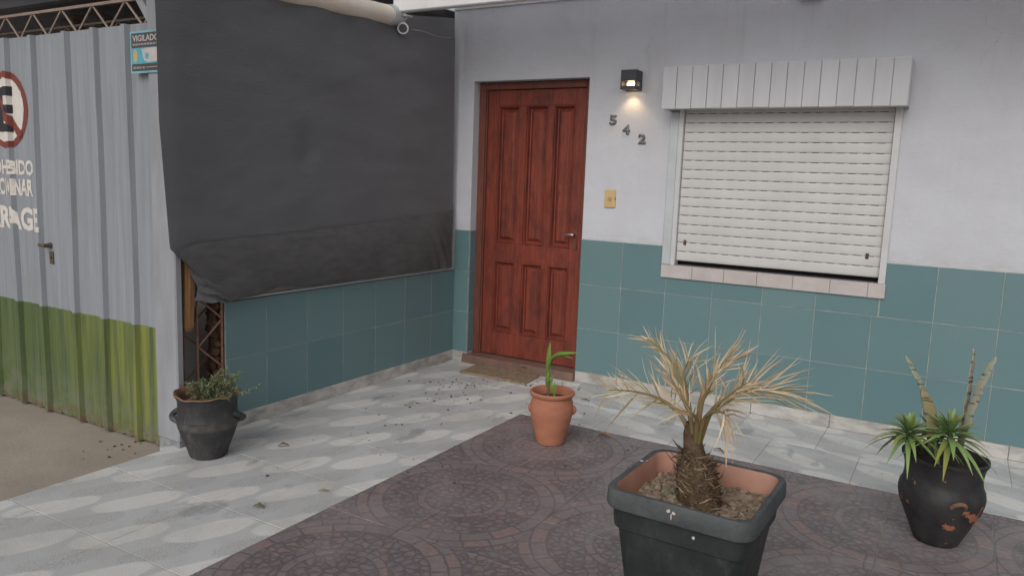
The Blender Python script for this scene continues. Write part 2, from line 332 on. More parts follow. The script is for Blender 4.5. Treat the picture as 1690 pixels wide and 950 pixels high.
# tiled patio: cement bed, pale border tiles, dark cobble-print tiles
patio = struct(bx('patio_floor', 'cement', None, .004, 5.6, -4.9, .06, -.10, -.0016))
YJ = [-.495, -.94, -1.385, -1.83, -2.275, -2.72, -3.157, -3.602, -4.047, -4.49, -4.88]
g = .0028
def wt(x0, x1, y0, y1, rz):
    sx, sy = x1-x0-g, y1-y0-g
    if rz: sx, sy = sy, sx
    ofx = .1118 if x1 < .23 else 0
    tile('floor_tile', 'wtile', patio, (x0+x1)/2-ofx, (y0+y1)/2, -.004+random.uniform(-.0006, .0006), sx, sy, .008, .0012, rz, .0008, ofx)
for i in range(len(YJ)-1):
    for (a, b) in ((0, .22), (.22, .665), (.665, 1.11)):
        if YJ[i+1] < -.885+.01: wt(a, b, YJ[i+1], max(min(YJ[i], 0), -9), 0)
for (a, b) in ((0, .22), (.22, .665), (.665, 1.11)): wt(a, b, -.495, -.05, 0)
for (a, b) in ((0, .22), (.22, .665), (.665, 1.11)): wt(a, b, -.05, .03, 0)
xs1 = [1.11, 1.35, 1.795, 2.24, 2.685, 3.13, 3.575, 4.02, 4.465, 4.91, 5.355]; xs2 = [1.11, 1.565, 2.01, 2.455, 2.905, 3.35, 3.795, 4.24, 4.685, 5.13, 5.575]
for a, b in zip(xs1, xs1[1:]): wt(a, b, -.458, -.012, math.pi/2)
for a, b in zip(xs2, xs2[1:]): wt(a, b, -.883, -.458, math.pi/2)
for i in range(11):
    for j in range(10):
        x0 = 1.112+i*.395; y1 = -.886-j*.3975
        tile('cobble_tile', 'dtile', patio, x0+.1975, y1-.19875, -.0035+random.uniform(-.0007, .0007), .395-.0036, .3975-.0036, .009, .0013, 0, .0010)

# ================================================================== HOUSE
house = thing('house', 'pale plastered house front with teal tiled dado, red door and closed shutter', 'house', (1.5, 0, 0))
HX = -1.5
def hbx(name, mat, x0, x1, y0, y1, z0, z1, bev=0, par=None):
    return bx(name, mat, par or house, x0+HX, x1+HX, y0, y1, z0, z1, bev)
bm = bmesh.new(); TOP = 2.549
DX0, DX1, DZ = .131, 1.037, 2.05; WX0, WX1, WZ0, WZ1 = 1.672, 2.886, .862, 1.95
for (a, b, c, d) in ((-.055, DX0, -.12, TOP), (DX0, DX1, DZ, TOP), (DX1, WX0, -.12, TOP), (WX0, WX1, -.12, WZ0), (WX0, WX1, WZ1, TOP), (WX1, 5.8, -.12, TOP)):
    box(bm, a+HX, b+HX, 0, .25, c, d)
bmesh.ops.remove_doubles(bm, verts=bm.verts, dist=1e-5)
mk('wall', bm, 'plaster', house)
# teal dado tiles
W = .303; ZR = [.0757, .3788, .682, .985]; X0 = 1.0375; gt = .0040
def grouted(x0, x1, z0, z1): tile('tile', 'teal', house, (x0+x1)/2+HX, -.0065+random.uniform(-.0006, .0006), (z0+z1)/2, x1-x0-gt, .009, z1-z0-gt, .0015, 0, .0012)
hbx('tile_bed', 'grout', 1.039, 5.6, -.0088, .0005, .07, .786); hbx('tile_bed', 'grout', 1.039, 1.67, -.0088, .0005, .786, .985); hbx('tile_bed', 'grout', 2.888, 5.6, -.0088, .0005, .786, .985)
hbx('tile_bed', 'grout', .004, .1305, -.0088, .0005, .07, .985)
for k in range(15):
    a = X0+k*W; b = a+W
    for r in (0, 1): grouted(a, b, ZR[r], ZR[r+1])
    if k < 1 or k > 6: grouted(a, b, ZR[2], ZR[3])
    elif k == 1: grouted(a, b-.0, ZR[2], ZR[3])
    elif k == 6: grouted(2.89, b, ZR[2], ZR[3])
    elif k == 5: grouted(a, 2.886, ZR[2], .790)
    else: grouted(a, b, ZR[2], .790)
for r in range(3): grouted(.004, .1305, ZR[r], ZR[r+1])
for r in range(3): tile('reveal_tile', 'teal', house, .1335+HX, .0355, (ZR[r]+ZR[r+1])/2, .006, .072, W-gt, .001)
bl = [1.039, 1.35, 1.795, 2.238, 2.690, 3.13, 3.575, 4.02, 4.465, 4.91, 5.355]
for a, b in zip(bl, bl[1:]): tile('skirting_tile', 'base', house, (a+b)/2+HX, -.0075, .0375, b-a-.003, .014, .074, .002, 0, .0015)
tile('skirting_tile', 'base', house, .058+HX, -.0075, .0375, .10, .014, .074, .002)
# threshold step
hbx('threshold', 'step', .108, 1.036, -.034, .22, -.004, .060, .004)
# door frame
fr = hbx('door_frame', 'jamb', DX0+.002, DX0+.056, .072, .17, .061, DZ-.002, .003)
hbx('jamb', 'jamb', DX1-.050, DX1-.002, .072, .17, .061, DZ-.002, .003, fr); hbx('lintel', 'jamb', DX0+.057, DX1-.051, .074, .17, DZ-.052, DZ-.002, .003, fr)
hbx('stop_bead', 'jamb', DX0+.057, DX0+.066, .082, .1, .063, DZ-.054, .002, fr)
# door leaf
L0, L1, B0, B1 = DX0+.068, DX1-.052, .068, DZ-.055
px = [(.285, .462), (.520, .692), (.738, .900)]; uz = (.905, 1.885); lz = (.240, .772); YF = .094
bm = bmesh.new()
for (a, b, c, d) in ((L0, px[0][0], B0, B1), (px[0][1], px[1][0], lz[0], uz[1]), (px[1][1], px[2][0], lz[0], uz[1]), (px[2][1], L1, B0, B1)):
    if c == lz[0]:
        box(bm, a+HX, b+HX, YF, YF+.04, lz[0], lz[1], .002); box(bm, a+HX, b+HX, YF, YF+.04, uz[0], uz[1], .002)
    else: box(bm, a+HX, b+HX, YF, YF+.04, c, d, .002)
for (c, d) in ((B0, lz[0]), (lz[1], uz[0]), (uz[1], B1)): box(bm, px[0][0]+HX, px[2][1]+HX, YF+.0015, YF+.04, c, d, .002)
door = mk('door', bm, 'door', house)
for (a, b) in px:
    for (c, d) in (uz, lz):
        bm = bmesh.new()
        def rect(i, y): return [bm.verts.new((x+HX, y, z)) for x, z in ((a+i, c+i), (b-i, c+i), (b-i, d-i), (a+i, d-i))]
        rings = [rect(0, YF+.004), rect(.007, YF-.003), rect(.013, YF+.004), rect(.018, YF+.026), rect(.025, YF+.028), rect(.048, YF+.010), rect(.051, YF+.009)]
        for r0, r1 in zip(rings, rings[1:]):
            for k in range(4): bm.faces.new((r0[k], r0[(k+1) % 4], r1[(k+1) % 4], r1[k]))
        bm.faces.new(rings[-1]); mk('panel', bm, 'door', door)
bm = bmesh.new(); box(bm, .925+HX, .958+HX, YF-.006, YF+.001, .90, 1.04, .002); mk('lock_plate', bm, 'jamb', door)
bm = bmesh.new(); tube(bm, [(.942+HX, YF-.004, 1.004), (.942+HX, YF-.045, 1.004)], .008); tube(bm, [(.947+HX, YF-.045, 1.004), (.925+HX, YF-.048, 1.006), (.868+HX, YF-.043, 1.003)], [.0085, .008, .006]); mk('handle', bm, 'steel', door, True)
# window: sill, casing, rails, roller shutter
sill = hbx('window_sill', 'grout', 1.616, 2.908, -.018, .05, .788, .858)
for a, b in zip([1.613, 1.816, 2.015, 2.214, 2.42, 2.624, 2.823], [1.816, 2.015, 2.214, 2.42, 2.624, 2.823, 2.912]):
    tile('sill_tile', 'sill', sill, (a+b)/2+HX, -.0215, .8265, b-a-.002, .009, .081, .0015, 0, .002); tile('sill_cap', 'sill', sill, (a+b)/2+HX, .012, .8625, b-a-.002, .075, .008, .001)
hbx('casing', 'casing', 1.612, 1.668, -.020, .03, .869, 1.815, .003); hbx('rail', 'rail', 1.670, 1.6985, -.026, .05, .8675, 1.86, .002); hbx('rail', 'rail', 2.870, 2.906, -.022, .05, .8675, 1.86, .002)
hbx('rail_groove', 'dark', 2.8695, 2.8705, -.0215, .0, .87, 1.85)
hbx('window_back', 'dark', 1.68, 2.88, .06, .07, .87, 1.94)
sh = thing_sh = hbx('roller_shutter', 'dark', 1.70, 2.868, .012, .016, .905, 1.90)
pitch = .0567; z = .898
bm = bmesh.new(); n = 8
prof = [(-.0035, .0), (-.0035, .0042), (-.0080, .0048), (-.0092, .010), (-.0100, pitch*.5), (-.0092, pitch-.006), (-.0080, pitch-.0005), (-.0035, pitch-.0002)]
def slat_mesh():
    bm = bmesh.new(); L = [bm.verts.new((-.5835, y, zz)) for y, zz in prof]; Rr = [bm.verts.new((.5835, y, zz)) for y, zz in prof]
    for i in range(len(prof)-1): bm.faces.new((L[i], Rr[i], Rr[i+1], L[i+1]))
    bmesh.ops.recalc_face_normals(bm, faces=bm.faces)
    me = bpy.data.meshes.new('slat'); bm.to_mesh(me); bm.free(); me.materials.append(MT['shutter'])
    return me
sm = slat_mesh()
for k in range(18):
    o = bpy.data.objects.new('slat', sm); C.objects.link(o); o.parent = sh; o.location = (2.2845+HX, .012, z+k*pitch)
    bm = bmesh.new()
    for q in range(17): box(bm, 1.714+q*.0675+(k % 2)*.0+HX, 1.714+q*.0675+.040+HX, .012-.0042, .012-.0036, z+k*pitch+.0008, z+k*pitch+.0036)
    if k: mk('vent_slots', bm, 'dark', sh)['kind'] = 'stuff'
    else: bm.free()
for sx in (1.75, 2.80):        # stops on the bottom slats, with grime around
    bm = bmesh.new(); tube(bm, [(sx+HX, .004, 1.015), (sx+HX, -.012, 1.013)], .006, 8); box(bm, sx-.009+HX, sx+.009+HX, .0, .004, .998, 1.03, .001); mk('stop', bm, 'brick', sh)
# shutter box with vertical boards
YB = -.16
sbx = hbx('shutter_box', 'white', 1.612, 2.925, YB+.012, -.001, 1.829, 2.066)
bd = [1.597, 1.684, 1.778, 1.870, 1.959, 2.05, 2.141, 2.231, 2.318, 2.407, 2.495, 2.585, 2.673, 2.764, 2.851, 2.934]
for i, (a, b) in enumerate(zip(bd, bd[1:])):
    dz = random.uniform(-.002, .002); hbx('board', 'boxw', a+.0014, b-.0014, YB+random.uniform(-.001, .001), YB+.013, 1.822+dz, 2.070+dz, .0022, sbx)
hbx('end_board', 'boxw', 2.926, 2.934, YB+.014, -.001, 1.823, 2.069, .001, sbx); hbx('end_board', 'boxw', 1.602, 1.611, YB+.014, -.001, 1.823, 2.069, .001, sbx)
# eave: fascia gutter and unseen roof sheet, made translucent to light the wall below
ev = hbx('gutter_fascia', 'white', .03, 5.7, -.80, -.745, 2.375, 2.50, .006)
def m_fibre():
    t = NT('fibreglass_roof_sheet'); o = t.n('BsdfTranslucent'); o.inputs['Color'].default_value = (.93, .93, .96, 1); d = t.n('BsdfDiffuse'); d.inputs['Color'].default_value = (.55, .55, .58, 1)
    mx = t.n('MixShader'); mx.inputs[0].default_value = .1; t.t.links.new(o.outputs[0], mx.inputs[1]); t.t.links.new(d.outputs[0], mx.inputs[2])
    t.t.links.new(mx.outputs[0], t.t.nodes['Material Output'].inputs['Surface']); return t.m
MT['eavesheet'] = m_fibre()
bm = bmesh.new(); nx = 360; zr = lambda x, y: 2.522+(y+.86)*.10+.011*math.sin(2*math.pi*x/.076)
rows = [[bm.verts.new((-.05+5.8*i/nx+HX, y, zr(-.05+5.8*i/nx, y))) for y in (-.86, .24)] for i in range(nx+1)]
for a_, b_ in zip(rows, rows[1:]): bm.faces.new((a_[0], b_[0], b_[1], a_[1]))
mk('eave_sheet', bm, 'eavesheet', house)
hbx('wall_plate', 'plaster', -.055, 5.8, -.012, .24, 2.55, 2.585)
hbx('roof', 'roof', -.05, 5.8, .26, 3.0, 2.64, 2.68)
# things fixed on the house wall
lp = thing('wall_lamp', 'small charcoal box lamp, lit, above the house number', 'lamp', (1.352, -.001, 1.95))
hw = .053; D = .105
bm = bmesh.new(); box(bm, -hw, hw, -D, -.001, .055, .122, .003); mk('housing', bm, 'lamp', lp)
bm = bmesh.new()
box(bm, -hw, -hw+.010, -D, -.001, .002, .0545, .001); box(bm, hw-.010, hw, -D, -D+.012, .002, .0545, .001); box(bm, hw-.010, hw, -.035, -.001, .002, .0545, .001)
box(bm, -hw+.0105, hw-.0105, -D, -D+.008, .002, .024, .001); box(bm, hw-.008, hw, -D+.0125, -.0355, .002, .024, .001); box(bm, -hw+.0105, hw-.0105, -.010, -.001, .002, .0545, .001)
mk('slotted_frame', bm, 'lamp', lp)
bm = bmesh.new(); tube(bm, [(0, -.055, .054), (0, -.055, .046), (0, -.055, .022), (0, -.055, .012)], [.014, .026, .026, .016], 14); mk('bulb', bm, 'glow', lp, True)
pl_ = bpy.data.lights.new('lamp_light', 'SPOT'); pl_.energy = 1.6; pl_.color = (1, .66, .36); pl_.shadow_soft_size = .02; pl_.spot_size = R(105); pl_.spot_blend = .7
po = bpy.data.objects.new('lamp_light', pl_); C.objects.link(po); po.location = (1.352, -.056, 1.952); po.rotation_euler = (R(8), 0, 0)
def text_mesh(body, size, bold=.0, depth=0.0):
    cu = bpy.data.curves.new('t', 'FONT'); cu.body = body; cu.size = size; cu.offset = bold; cu.extrude = depth; cu.resolution_u = 3
    o = bpy.data.objects.new('t', cu); C.objects.link(o); dg = bpy.context.evaluated_depsgraph_get(); dg.update()
    me = bpy.data.meshes.new_from_object(o.evaluated_get(dg)); bpy.data.objects.remove(o); return me
def text_obj(name, body, mat, parent, x0, z0, x1, z1, y, bold=.0, depth=.0):
    me = text_mesh(body, 1.0, bold, 0); me.materials.clear()
    xs = [v.co.x for v in me.vertices]; ys = [v.co.y for v in me.vertices]; a, b, c, d = min(xs), max(xs), min(ys), max(ys)
    for v in me.vertices: v.co = Vector((x0+(v.co.x-a)/(b-a)*(x1-x0), y, z0+(v.co.y-c)/(d-c)*(z1-z0)))
    if depth:
        bm = bmesh.new(); bm.from_mesh(me); r = bmesh.ops.extrude_face_region(bm, geom=bm.faces[:])
        for v in r['geom']:
            if isinstance(v, bmesh.types.BMVert): v.co.y -= depth
        bmesh.ops.recalc_face_normals(bm, faces=bm.faces); bm.to_mesh(me); bm.free()
    return link(name, me, mat, parent)
for ch, (u, v), lab in (('5', (1012.5, 198), 'grey metal house number 5, upper left of the three digits'), ('4', (1034, 214), 'grey metal house number 4, middle one of the three digits'), ('2', (1060, 229.5), 'grey metal house number 2, lower right of the three digits')):
    c = pix(u, v, 1, -.001); o = text_obj('house_number', ch, 'number', None, -.025, -.031, .025, .031, 0, .03, .010); o.location = c; tag(o, lab, 'house number')
sw = thing('doorbell_switch', 'yellowed plastic doorbell switch plate between the door and the shutter', 'doorbell', (1.229, -.001, 1.265))
bx('plate', 'cream', sw, -.039, .039, -.009, 0, -.058, .058, .003); bx('rocker', 'creamd', sw, -.014, .014, -.014, -.0095, -.012, .012, .001); bx('side_tab', 'lamp', sw, .034, .0405, -.011, -.0095, -.006, .008)
jb = thing('junction_box', 'small white electrical box on the wall above the shutter', 'junction box', pix(1340, -10, 1, -.001))
bx('case', 'white', jb, -.062, .062, -.04, 0, -.036, .05, .004); bx('cover', 'shutter', jb, -.055, .055, -.0445, -.0405, -.03, .044, .002)
# ------------------------------------------------------------------ low side wall
lw = thing('low_wall', 'low teal tiled side wall with pale skirting under the black net', 'wall', (-.06, -1.04, 0))
OX, OY = .06, 1.04
def lbx(name, mat, x0, x1, y0, y1, z0, z1, bev=0): return bx(name, mat, lw, x0+OX, x1+OX, y0+OY, y1+OY, z0, z1, bev)
lbx('masonry', 'brick', -.13, -.004, -2.082, -.002, -.1, .688)
lbx('tile_bed', 'grout', -.0035, .0066, -2.081, -.010, .07, .683); lbx('coping', 'casing', -.13, .0085, -2.084, -.012, .6885, .7005, .003)
ye = [-.0095]+[-(.2945+k*W) for k in range(6)]+[-2.0825]
for a, b in zip(ye, ye[1:]):
    for z0, z1 in ((.0757, .3788), (.3788, .684)):
        o = tile('tile', 'teal', lw, .0045+OX, (a+b)/2+OY, (z0+z1)/2, .008, a-b-gt, z1-z0-gt, .0015); o.rotation_euler[2] = random.uniform(-.0012, .0012)
yb = [-.016, -.42, -.866, -1.31, -1.756, -2.083]
for a, b in zip(yb, yb[1:]): tile('skirting_tile', 'base', lw, .0065+OX, (a+b)/2+OY, .037, .014, a-b-.003, .074, .002)
bm = bmesh.new()               # broken bricks showing at the open wall end
for k in range(16):
    zc = .06+k*.04; y = -2.10+random.uniform(-.006, .012); x = -.066+random.uniform(-.03, .03)
    t = bmesh.new(); bmesh.ops.create_icosphere(t, subdivisions=2, radius=1)
    for v in t.verts: v.co = Vector((x+v.co.x*random.uniform(.036, .045)+OX, y+OY+v.co.y*.018, zc+v.co.z*.028)) + Vector((0, 1, 0))*(mnoise.noise(v.co*2.5+Vector((k, 0, 0)))*.01)
    me = bpy.data.meshes.new('t'); t.to_mesh(me); t.free(); bm.from_mesh(me)
o = mk('rubble', bm, 'brick', lw)
# ------------------------------------------------------------------ gate with ribs
gate = thing('sheet_gate', 'ribbed sheet metal garage gate, grey blue above and green below', 'gate', (-1.3, -2.36, -.035))
GX, GY, GZ = 1.3, 2.36, .035
ribs = [-3.2, -2.94, -2.68, -2.42, -2.16, -1.90, -1.64, -1.38, -1.12, -.80, -.545, -.288]; YP, YR = -2.365, -2.390
prof = [(-3.5, YP)]
for xr in ribs:
    prof += [(xr-.056, YP), (xr-.034, YR), (xr-.006, YR), (xr+.004, YP)]
    prof += [(xr+.085, YP), (xr+.089, YP+.003), (xr+.097, YP+.003), (xr+.101, YP)]
    if xr != -.288: prof += [(xr+.150, YP), (xr+.153, YP+.0025), (xr+.160, YP+.0025), (xr+.163, YP)]
prof.append((-.116, YP))
prof = [p for i, p in enumerate(prof)]; prof.sort(key=lambda p: p[0])
def gy(x):
    for (a, ya), (b, yb_) in zip(prof, prof[1:]):
        if a <= x <= b: return ya+(yb_-ya)*((x-a)/(b-a) if b > a else 0)
    return YP
bm = bmesh.new(); zs = [-.03+2.06*i/24 for i in range(25)]
cols = [[bm.verts.new((x+GX, y+GY+.003*math.sin(zz*3.1+x*4)*(1 if zz > .05 else .5), zz+GZ+(random.uniform(-.006, .004) if k == 0 else 0))) for k, zz in enumerate(zs)] for x, y in prof]
for i in range(len(prof)-1):
    for k in range(24): bm.faces.new((cols[i][k], cols[i+1][k], cols[i+1][k+1], cols[i][k+1]))
mk('ribbed_sheet', bm, 'gate', gate)
for zf in (.12, 1.05, 1.95): bx('cross_bar', 'steelb', gate, -3.4+GX, -.12+GX, -2.33+GY, -2.30+GY, zf+GZ, zf+.03+GZ)
bx('lock_plate', 'brass', gate, -1.068+GX, -1.030+GX, YP-.006+GY, YP-.001+GY, .812+GZ, .882+GZ, .001)
bm = bmesh.new(); tube(bm, [(-1.05+GX, YP+GY, .915+GZ), (-1.05+GX, YP-.045+GY, .915+GZ)], [.016, .009]); tube(bm, [(-1.035+GX, YP-.042+GY, .915+GZ), (-1.088+GX, YP-.047+GY, .917+GZ)], .010); mk('handle', bm, 'brass', gate, True)
bx('keyhole', 'dark', gate, -1.053+GX, -1.045+GX, YP-.0075+GY, YP-.0065+GY, .84+GZ, .856+GZ)
def conform(me, off):          # lay flat paint on the ribs of the sheet
    bm = bmesh.new(); bm.from_mesh(me)
    for x, _ in prof:
        bmesh.ops.bisect_plane(bm, geom=bm.verts[:]+bm.edges[:]+bm.faces[:], plane_co=(x, 0, 0), plane_no=(1, 0, 0), dist=1e-5)
    for zz in [1.0+i*.05 for i in range(20)]:
        bmesh.ops.bisect_plane(bm, geom=bm.verts[:]+bm.edges[:]+bm.faces[:], plane_co=(0, 0, zz), plane_no=(0, 0, 1), dist=1e-5)
    for v in bm.verts:
        x, zz = v.co.x, v.co.z
        sl_ = (gy(x+.004)-gy(x-.004))/.008; ln = math.hypot(1, sl_)
        v.co = Vector((x+GX+sl_/ln*off, gy(x)+GY-off/ln+.003*math.sin(zz*3.1+x*4), zz+GZ))
    bm.to_mesh(me); bm.free()
def paint(name, mat, par, polys, off):
    bm = bmesh.new()
    for pol in polys: bm.faces.new([bm.verts.new((x, 0, zz)) for x, zz in pol])
    bmesh.ops.triangulate(bm, faces=bm.faces[:]); me = bpy.data.meshes.new(name); bm.to_mesh(me); bm.free(); conform(me, off); return link(name, me, mat, par)
cx, cz, rr = -1.435, 1.645, .212
circ = lambda r, n=40, j=0: [(cx+r*1.0*math.cos(2*math.pi*k/n)*(1+random.uniform(-j, j)), cz+r*math.sin(2*math.pi*k/n)*(1+random.uniform(-j, j))) for k in range(n)]
sign = paint('no_parking_disc', 'red', gate, [circ(rr, 40, .012)], .0025)
paint('disc_ground', 'wpaint', sign, [circ(rr*.835, 40, .012)], .0040)
ex0, ex1 = -1.52, -1.365
paint('letter', 'bpaint', sign, [[(ex0, 1.525), (ex0+.072, 1.525), (ex0+.072, 1.77), (ex0, 1.77)], [(ex0+.073, 1.722), (ex1, 1.720), (ex1, 1.772), (ex0+.073, 1.77)], [(ex0+.073, 1.625), (ex1+.002, 1.625), (ex1+.002, 1.672), (ex0+.073, 1.672)], [(ex0+.073, 1.525), (ex1+.004, 1.523), (ex1+.004, 1.57), (ex0+.073, 1.57)]], .0055)
a = R(45); paint('slash', 'red', sign, [[(cx-rr*.66, cz+rr*.74), (cx-rr*.74, cz+rr*.60), (cx+rr*.58, cz-rr*.75), (cx+rr*.73, cz-rr*.60)]], .0070)
def gtext(body, x0, x1, z0, z1):
    me = text_mesh(body, 1.0, .038); me.materials.clear(); xs = [v.co.x for v in me.vertices]; ys = [v.co.y for v in me.vertices]; p, q_, c, d = min(xs), max(xs), min(ys), max(ys)
    for v in me.vertices: v.co = Vector((x0+(v.co.x-p)/(q_-p)*(x1-x0), 0, z0+(v.co.y-c)/(d-c)*(z1-z0)))
    conform(me, .0025); link('lettering', me, 'wpaint', gate)
gtext('PROHIBIDO', -1.70, -1.190, 1.288, 1.372); gtext('ESTACIONAR', -1.755, -1.200, 1.172, 1.268); gtext('GARAGE', -1.81, -1.124, .980, 1.112)
# warning plate
pc0, pc1 = pix(215, 53, 1, -2.406), pix(217, 122, 1, -2.406); x0, z1, z0 = pc0.x, pc0.z, pc1.z
pt = thing('warning_plate', 'cyan bordered surveillance notice on the top of the gate beside the net', 'sign', (x0, -2.405, z0))
wd, ht = .235, z1-z0
bx('plate', 'cyanl', pt, 0, wd, -.003, 0, 0, ht); bx('dark_field', 'ink', pt, .010, wd-.010, -.0042, -.0031, .010, ht-.010)
bx('picture_field', 'cyan', pt, .012, wd-.012, -.0052, -.0043, ht*.22, ht*.60)
text_obj('title', 'VIGILADO', 'paper', pt, .020, ht*.75, wd-.020, ht*.90, -.0046, .02)
for k in range(9): bx('small_print', 'pinkp', pt, .021+k*.0215, .021+k*.0215+.017, -.005, -.0044, ht*.655, ht*.705)
bm = bmesh.new(); pv = [(.085, .56), (.125, .585), (wd-.014, .585), (wd-.014, .27), (.13, .245), (.105, .30)]; bm.faces.new([bm.verts.new((x, -.0056, ht*z_)) for x, z_ in pv]); mk('camera_picture', bm, 'paper', pt)
bm = bmesh.new(); bm.faces.new([bm.verts.new((.040+.017*math.cos(k*math.pi/10), -.0056, ht*.41+.030*math.sin(k*math.pi/10))) for k in range(20)]); mk('badge', bm, 'cream', pt)
bx('lens_print', 'cyanl', pt, .112, .142, -.0062, -.0058, ht*.33, ht*.47); bx('lens_print', 'cyan', pt, .121, .133, -.0067, -.0063, ht*.365, ht*.435)
for k, (a, b) in enumerate(((.022, .038), (.045, .062), (.066, .082), (.090, .106))): bx('small_print', 'pinkp', pt, a, b, -.005, -.0044, ht*.10, ht*.155)
bx('small_print', 'pinkp', pt, .115, wd-.018, -.005, -.0044, ht*.12, ht*.145)
# post, pipe stub, stake, lattice column
ps = thing('gate_post', 'flat grey painted post beside the ribbed gate', 'post', (-.032, -2.35, -.045))
bx('shaft', 'post', ps, -.083, .082, -.05, -.012, .075, 2.55, .006); bx('foot', 'postb', ps, -.079, .078, -.046, -.014, 0, .0745, .004)
st = thing('pipe_stub', 'short grey drain pipe poking out below the patio edge', 'pipe', (.0, -2.47, -.02))
bm = bmesh.new(); A = pix(264, 744, 2, -.018)-Vector((.0, -2.47, -.02)); DIR = Vector((-.62, -.78, 0)).normalized(); PER = Vector((.78, -.62, 0)).normalized(); B = A-DIR*.11; 
seg = 16
def ringv(c, r): return [bm.verts.new(c+PER*(math.cos(2*math.pi*k/seg)*r)+Vector((0, 0, math.sin(2*math.pi*k/seg)*r))) for k in range(seg)]
r1, r2, r3, r4 = ringv(B, .024), ringv(A, .024), ringv(A, .020), ringv(A-DIR*.08, .020)
for p_, q_ in ((r1, r2), (r2, r3), (r3, r4)):
    for k in range(seg): bm.faces.new((p_[k], p_[(k+1) % seg], q_[(k+1) % seg], q_[k]))
bm.faces.new(r4); mk('pipe', bm, 'pvcg', st, True)
sk = [pix(309, 425, 0, .02), pix(308.5, 480, 0, .02), pix(308, 546, 0, .02)]
bm = bmesh.new(); c0 = sk[2]
hwv = .026
ringsk = []
for i, f in enumerate([0, .06, .35, .7, 1]):
    p = sk[2].lerp(sk[0], f); k = .72 if i == 0 else 1
    ringsk.append([bm.verts.new(p-c0+Vector((dx*.5*k, dy*hwv*k, 0))*(1 if True else 0)) for dx, dy in ((-.04, -1), (.04, -1), (.05, 0), (.04, 1), (-.04, 1))])
for r0, r1_ in zip(ringsk, ringsk[1:]):
    for k in range(5): bm.faces.new((r0[k], r0[(k+1) % 5], r1_[(k+1) % 5], r1_[k]))
bm.faces.new(ringsk[0]); bm.faces.new(ringsk[-1])
wsk = tag(mk('wooden_stake', bm, 'wood', None, False, c0), 'raw brown timber stake hanging between grey post and lattice column', 'stake')
lc = thing('lattice_column', 'rusty steel lattice column at the open end of the teal wall', 'column', (.0, -2.2, -.045))
def lv(u, v, x=.0): return pix(u, v, 0, x)-Vector((.0, -2.2, -.045))
yl, yr = pix(327, 560, 0, 0).y, -2.094
for y in (yl, yr):
    for x in (-.006, -.115):
        bm = bmesh.new(); tube(bm, [(x, y+2.2, 0), (x, y+2.2, 2.3)], .0065, 6); mk('bar', bm, 'rust', lc)
for x in (-.006, -.115):
    bm = bmesh.new(); n_ = 18; pts = [(x+(.004 if x > -.05 else 0), (yl if k % 2 == 0 else yr)+2.2, .01+k*.127+(.05 if x < -.05 else 0)) for k in range(n_)]
    for a_, b_ in zip(pts, pts[1:]): tube(bm, [a_, b_], .005, 6)
    mk('lacing', bm, 'rust', lc)
tag(bx('grey_panel', 'gwall', None, -.20, -.185, -2.33, -2.10, -.045, .64), 'plain grey slab standing behind the rusty lattice column', 'panel')
# ------------------------------------------------------------------ garage shell behind the gate
gs = thing('garage', 'open dark garage shed behind the gate with metal roof', 'garage', (-2.2, -.5, -.045))
bx('rear_wall', 'gwall', gs, -2.6, 2.1, 3.4, 3.55, 0, 1.5); bx('side_wall', 'gwall', gs, -2.75, -2.6, -1.85, 3.55, 0, 2.0); bx('wall', 'gwall', gs, 2.12, 2.13, .76, 3.4, 0, 2.6)
bm = bmesh.new(); xs_ = [-4.95+i*.04 for i in range(124)]
rp = lambda x, y: 2.47+(y+2.75)*.03+(.016*math.sin(2*math.pi*x/.16))
fa = [[bm.verts.new((x+2.2, y+.5, rp(x, y)+.045)) for y in (-2.75, 3.2)] for x in xs_ if x < -.035]
for a_, b_ in zip(fa, fa[1:]): bm.faces.new((a_[0], b_[0], b_[1], a_[1]))
rf = mk('roof', bm, 'roof', gs)
for y in (-1.9, -.9, .1): bx('purlin', 'roof', gs, -2.6, 2.13, y+.5, y+.56, 2.40, 2.455)
def truss(name, label, y, zt, zb, x0, x1, ph, par=None):
    t = thing(name, label, 'truss', ((x0+x1)/2, y, zb), 'lattice trusses over the gate'); ox = (x0+x1)/2
    for zz in (zt, zb):
        bm = bmesh.new(); box(bm, x0-ox, x1-ox, -.010, .010, zz-zb-.007, zz-zb+.007); mk('chord', bm, 'steelb', t)
    bm = bmesh.new(); n_ = int((x1-x0)/.138); 
    for k in range(n_):
        a_ = (x0-ox+ph+k*.138, .0, 0 if k % 2 else zt-zb); b_ = (x0-ox+ph+(k+1)*.138, .0, zt-zb if k % 2 else 0); tube(bm, [a_, b_], .006, 6)
    mk('lacing', bm, 'steelb', t)
truss('lattice_truss', 'brown steel lattice truss running just above the gate top', -2.30, 2.165, 2.035, -3.2, -.12, .02)
truss('lattice_truss', 'second steel lattice truss deeper inside the dark garage', -1.75, 2.235, 2.09, -3.6, -.16, .06)
br = tag(bx('knee_brace', 'post', None, -.02, .02, -.02, .02, 0, .34, .003), 'grey knee brace slanting from truss to post top', 'brace'); br.location = pix(254, 38, 1, -2.33); br.rotation_euler = (0, R(-38), 0)
random.seed(5)
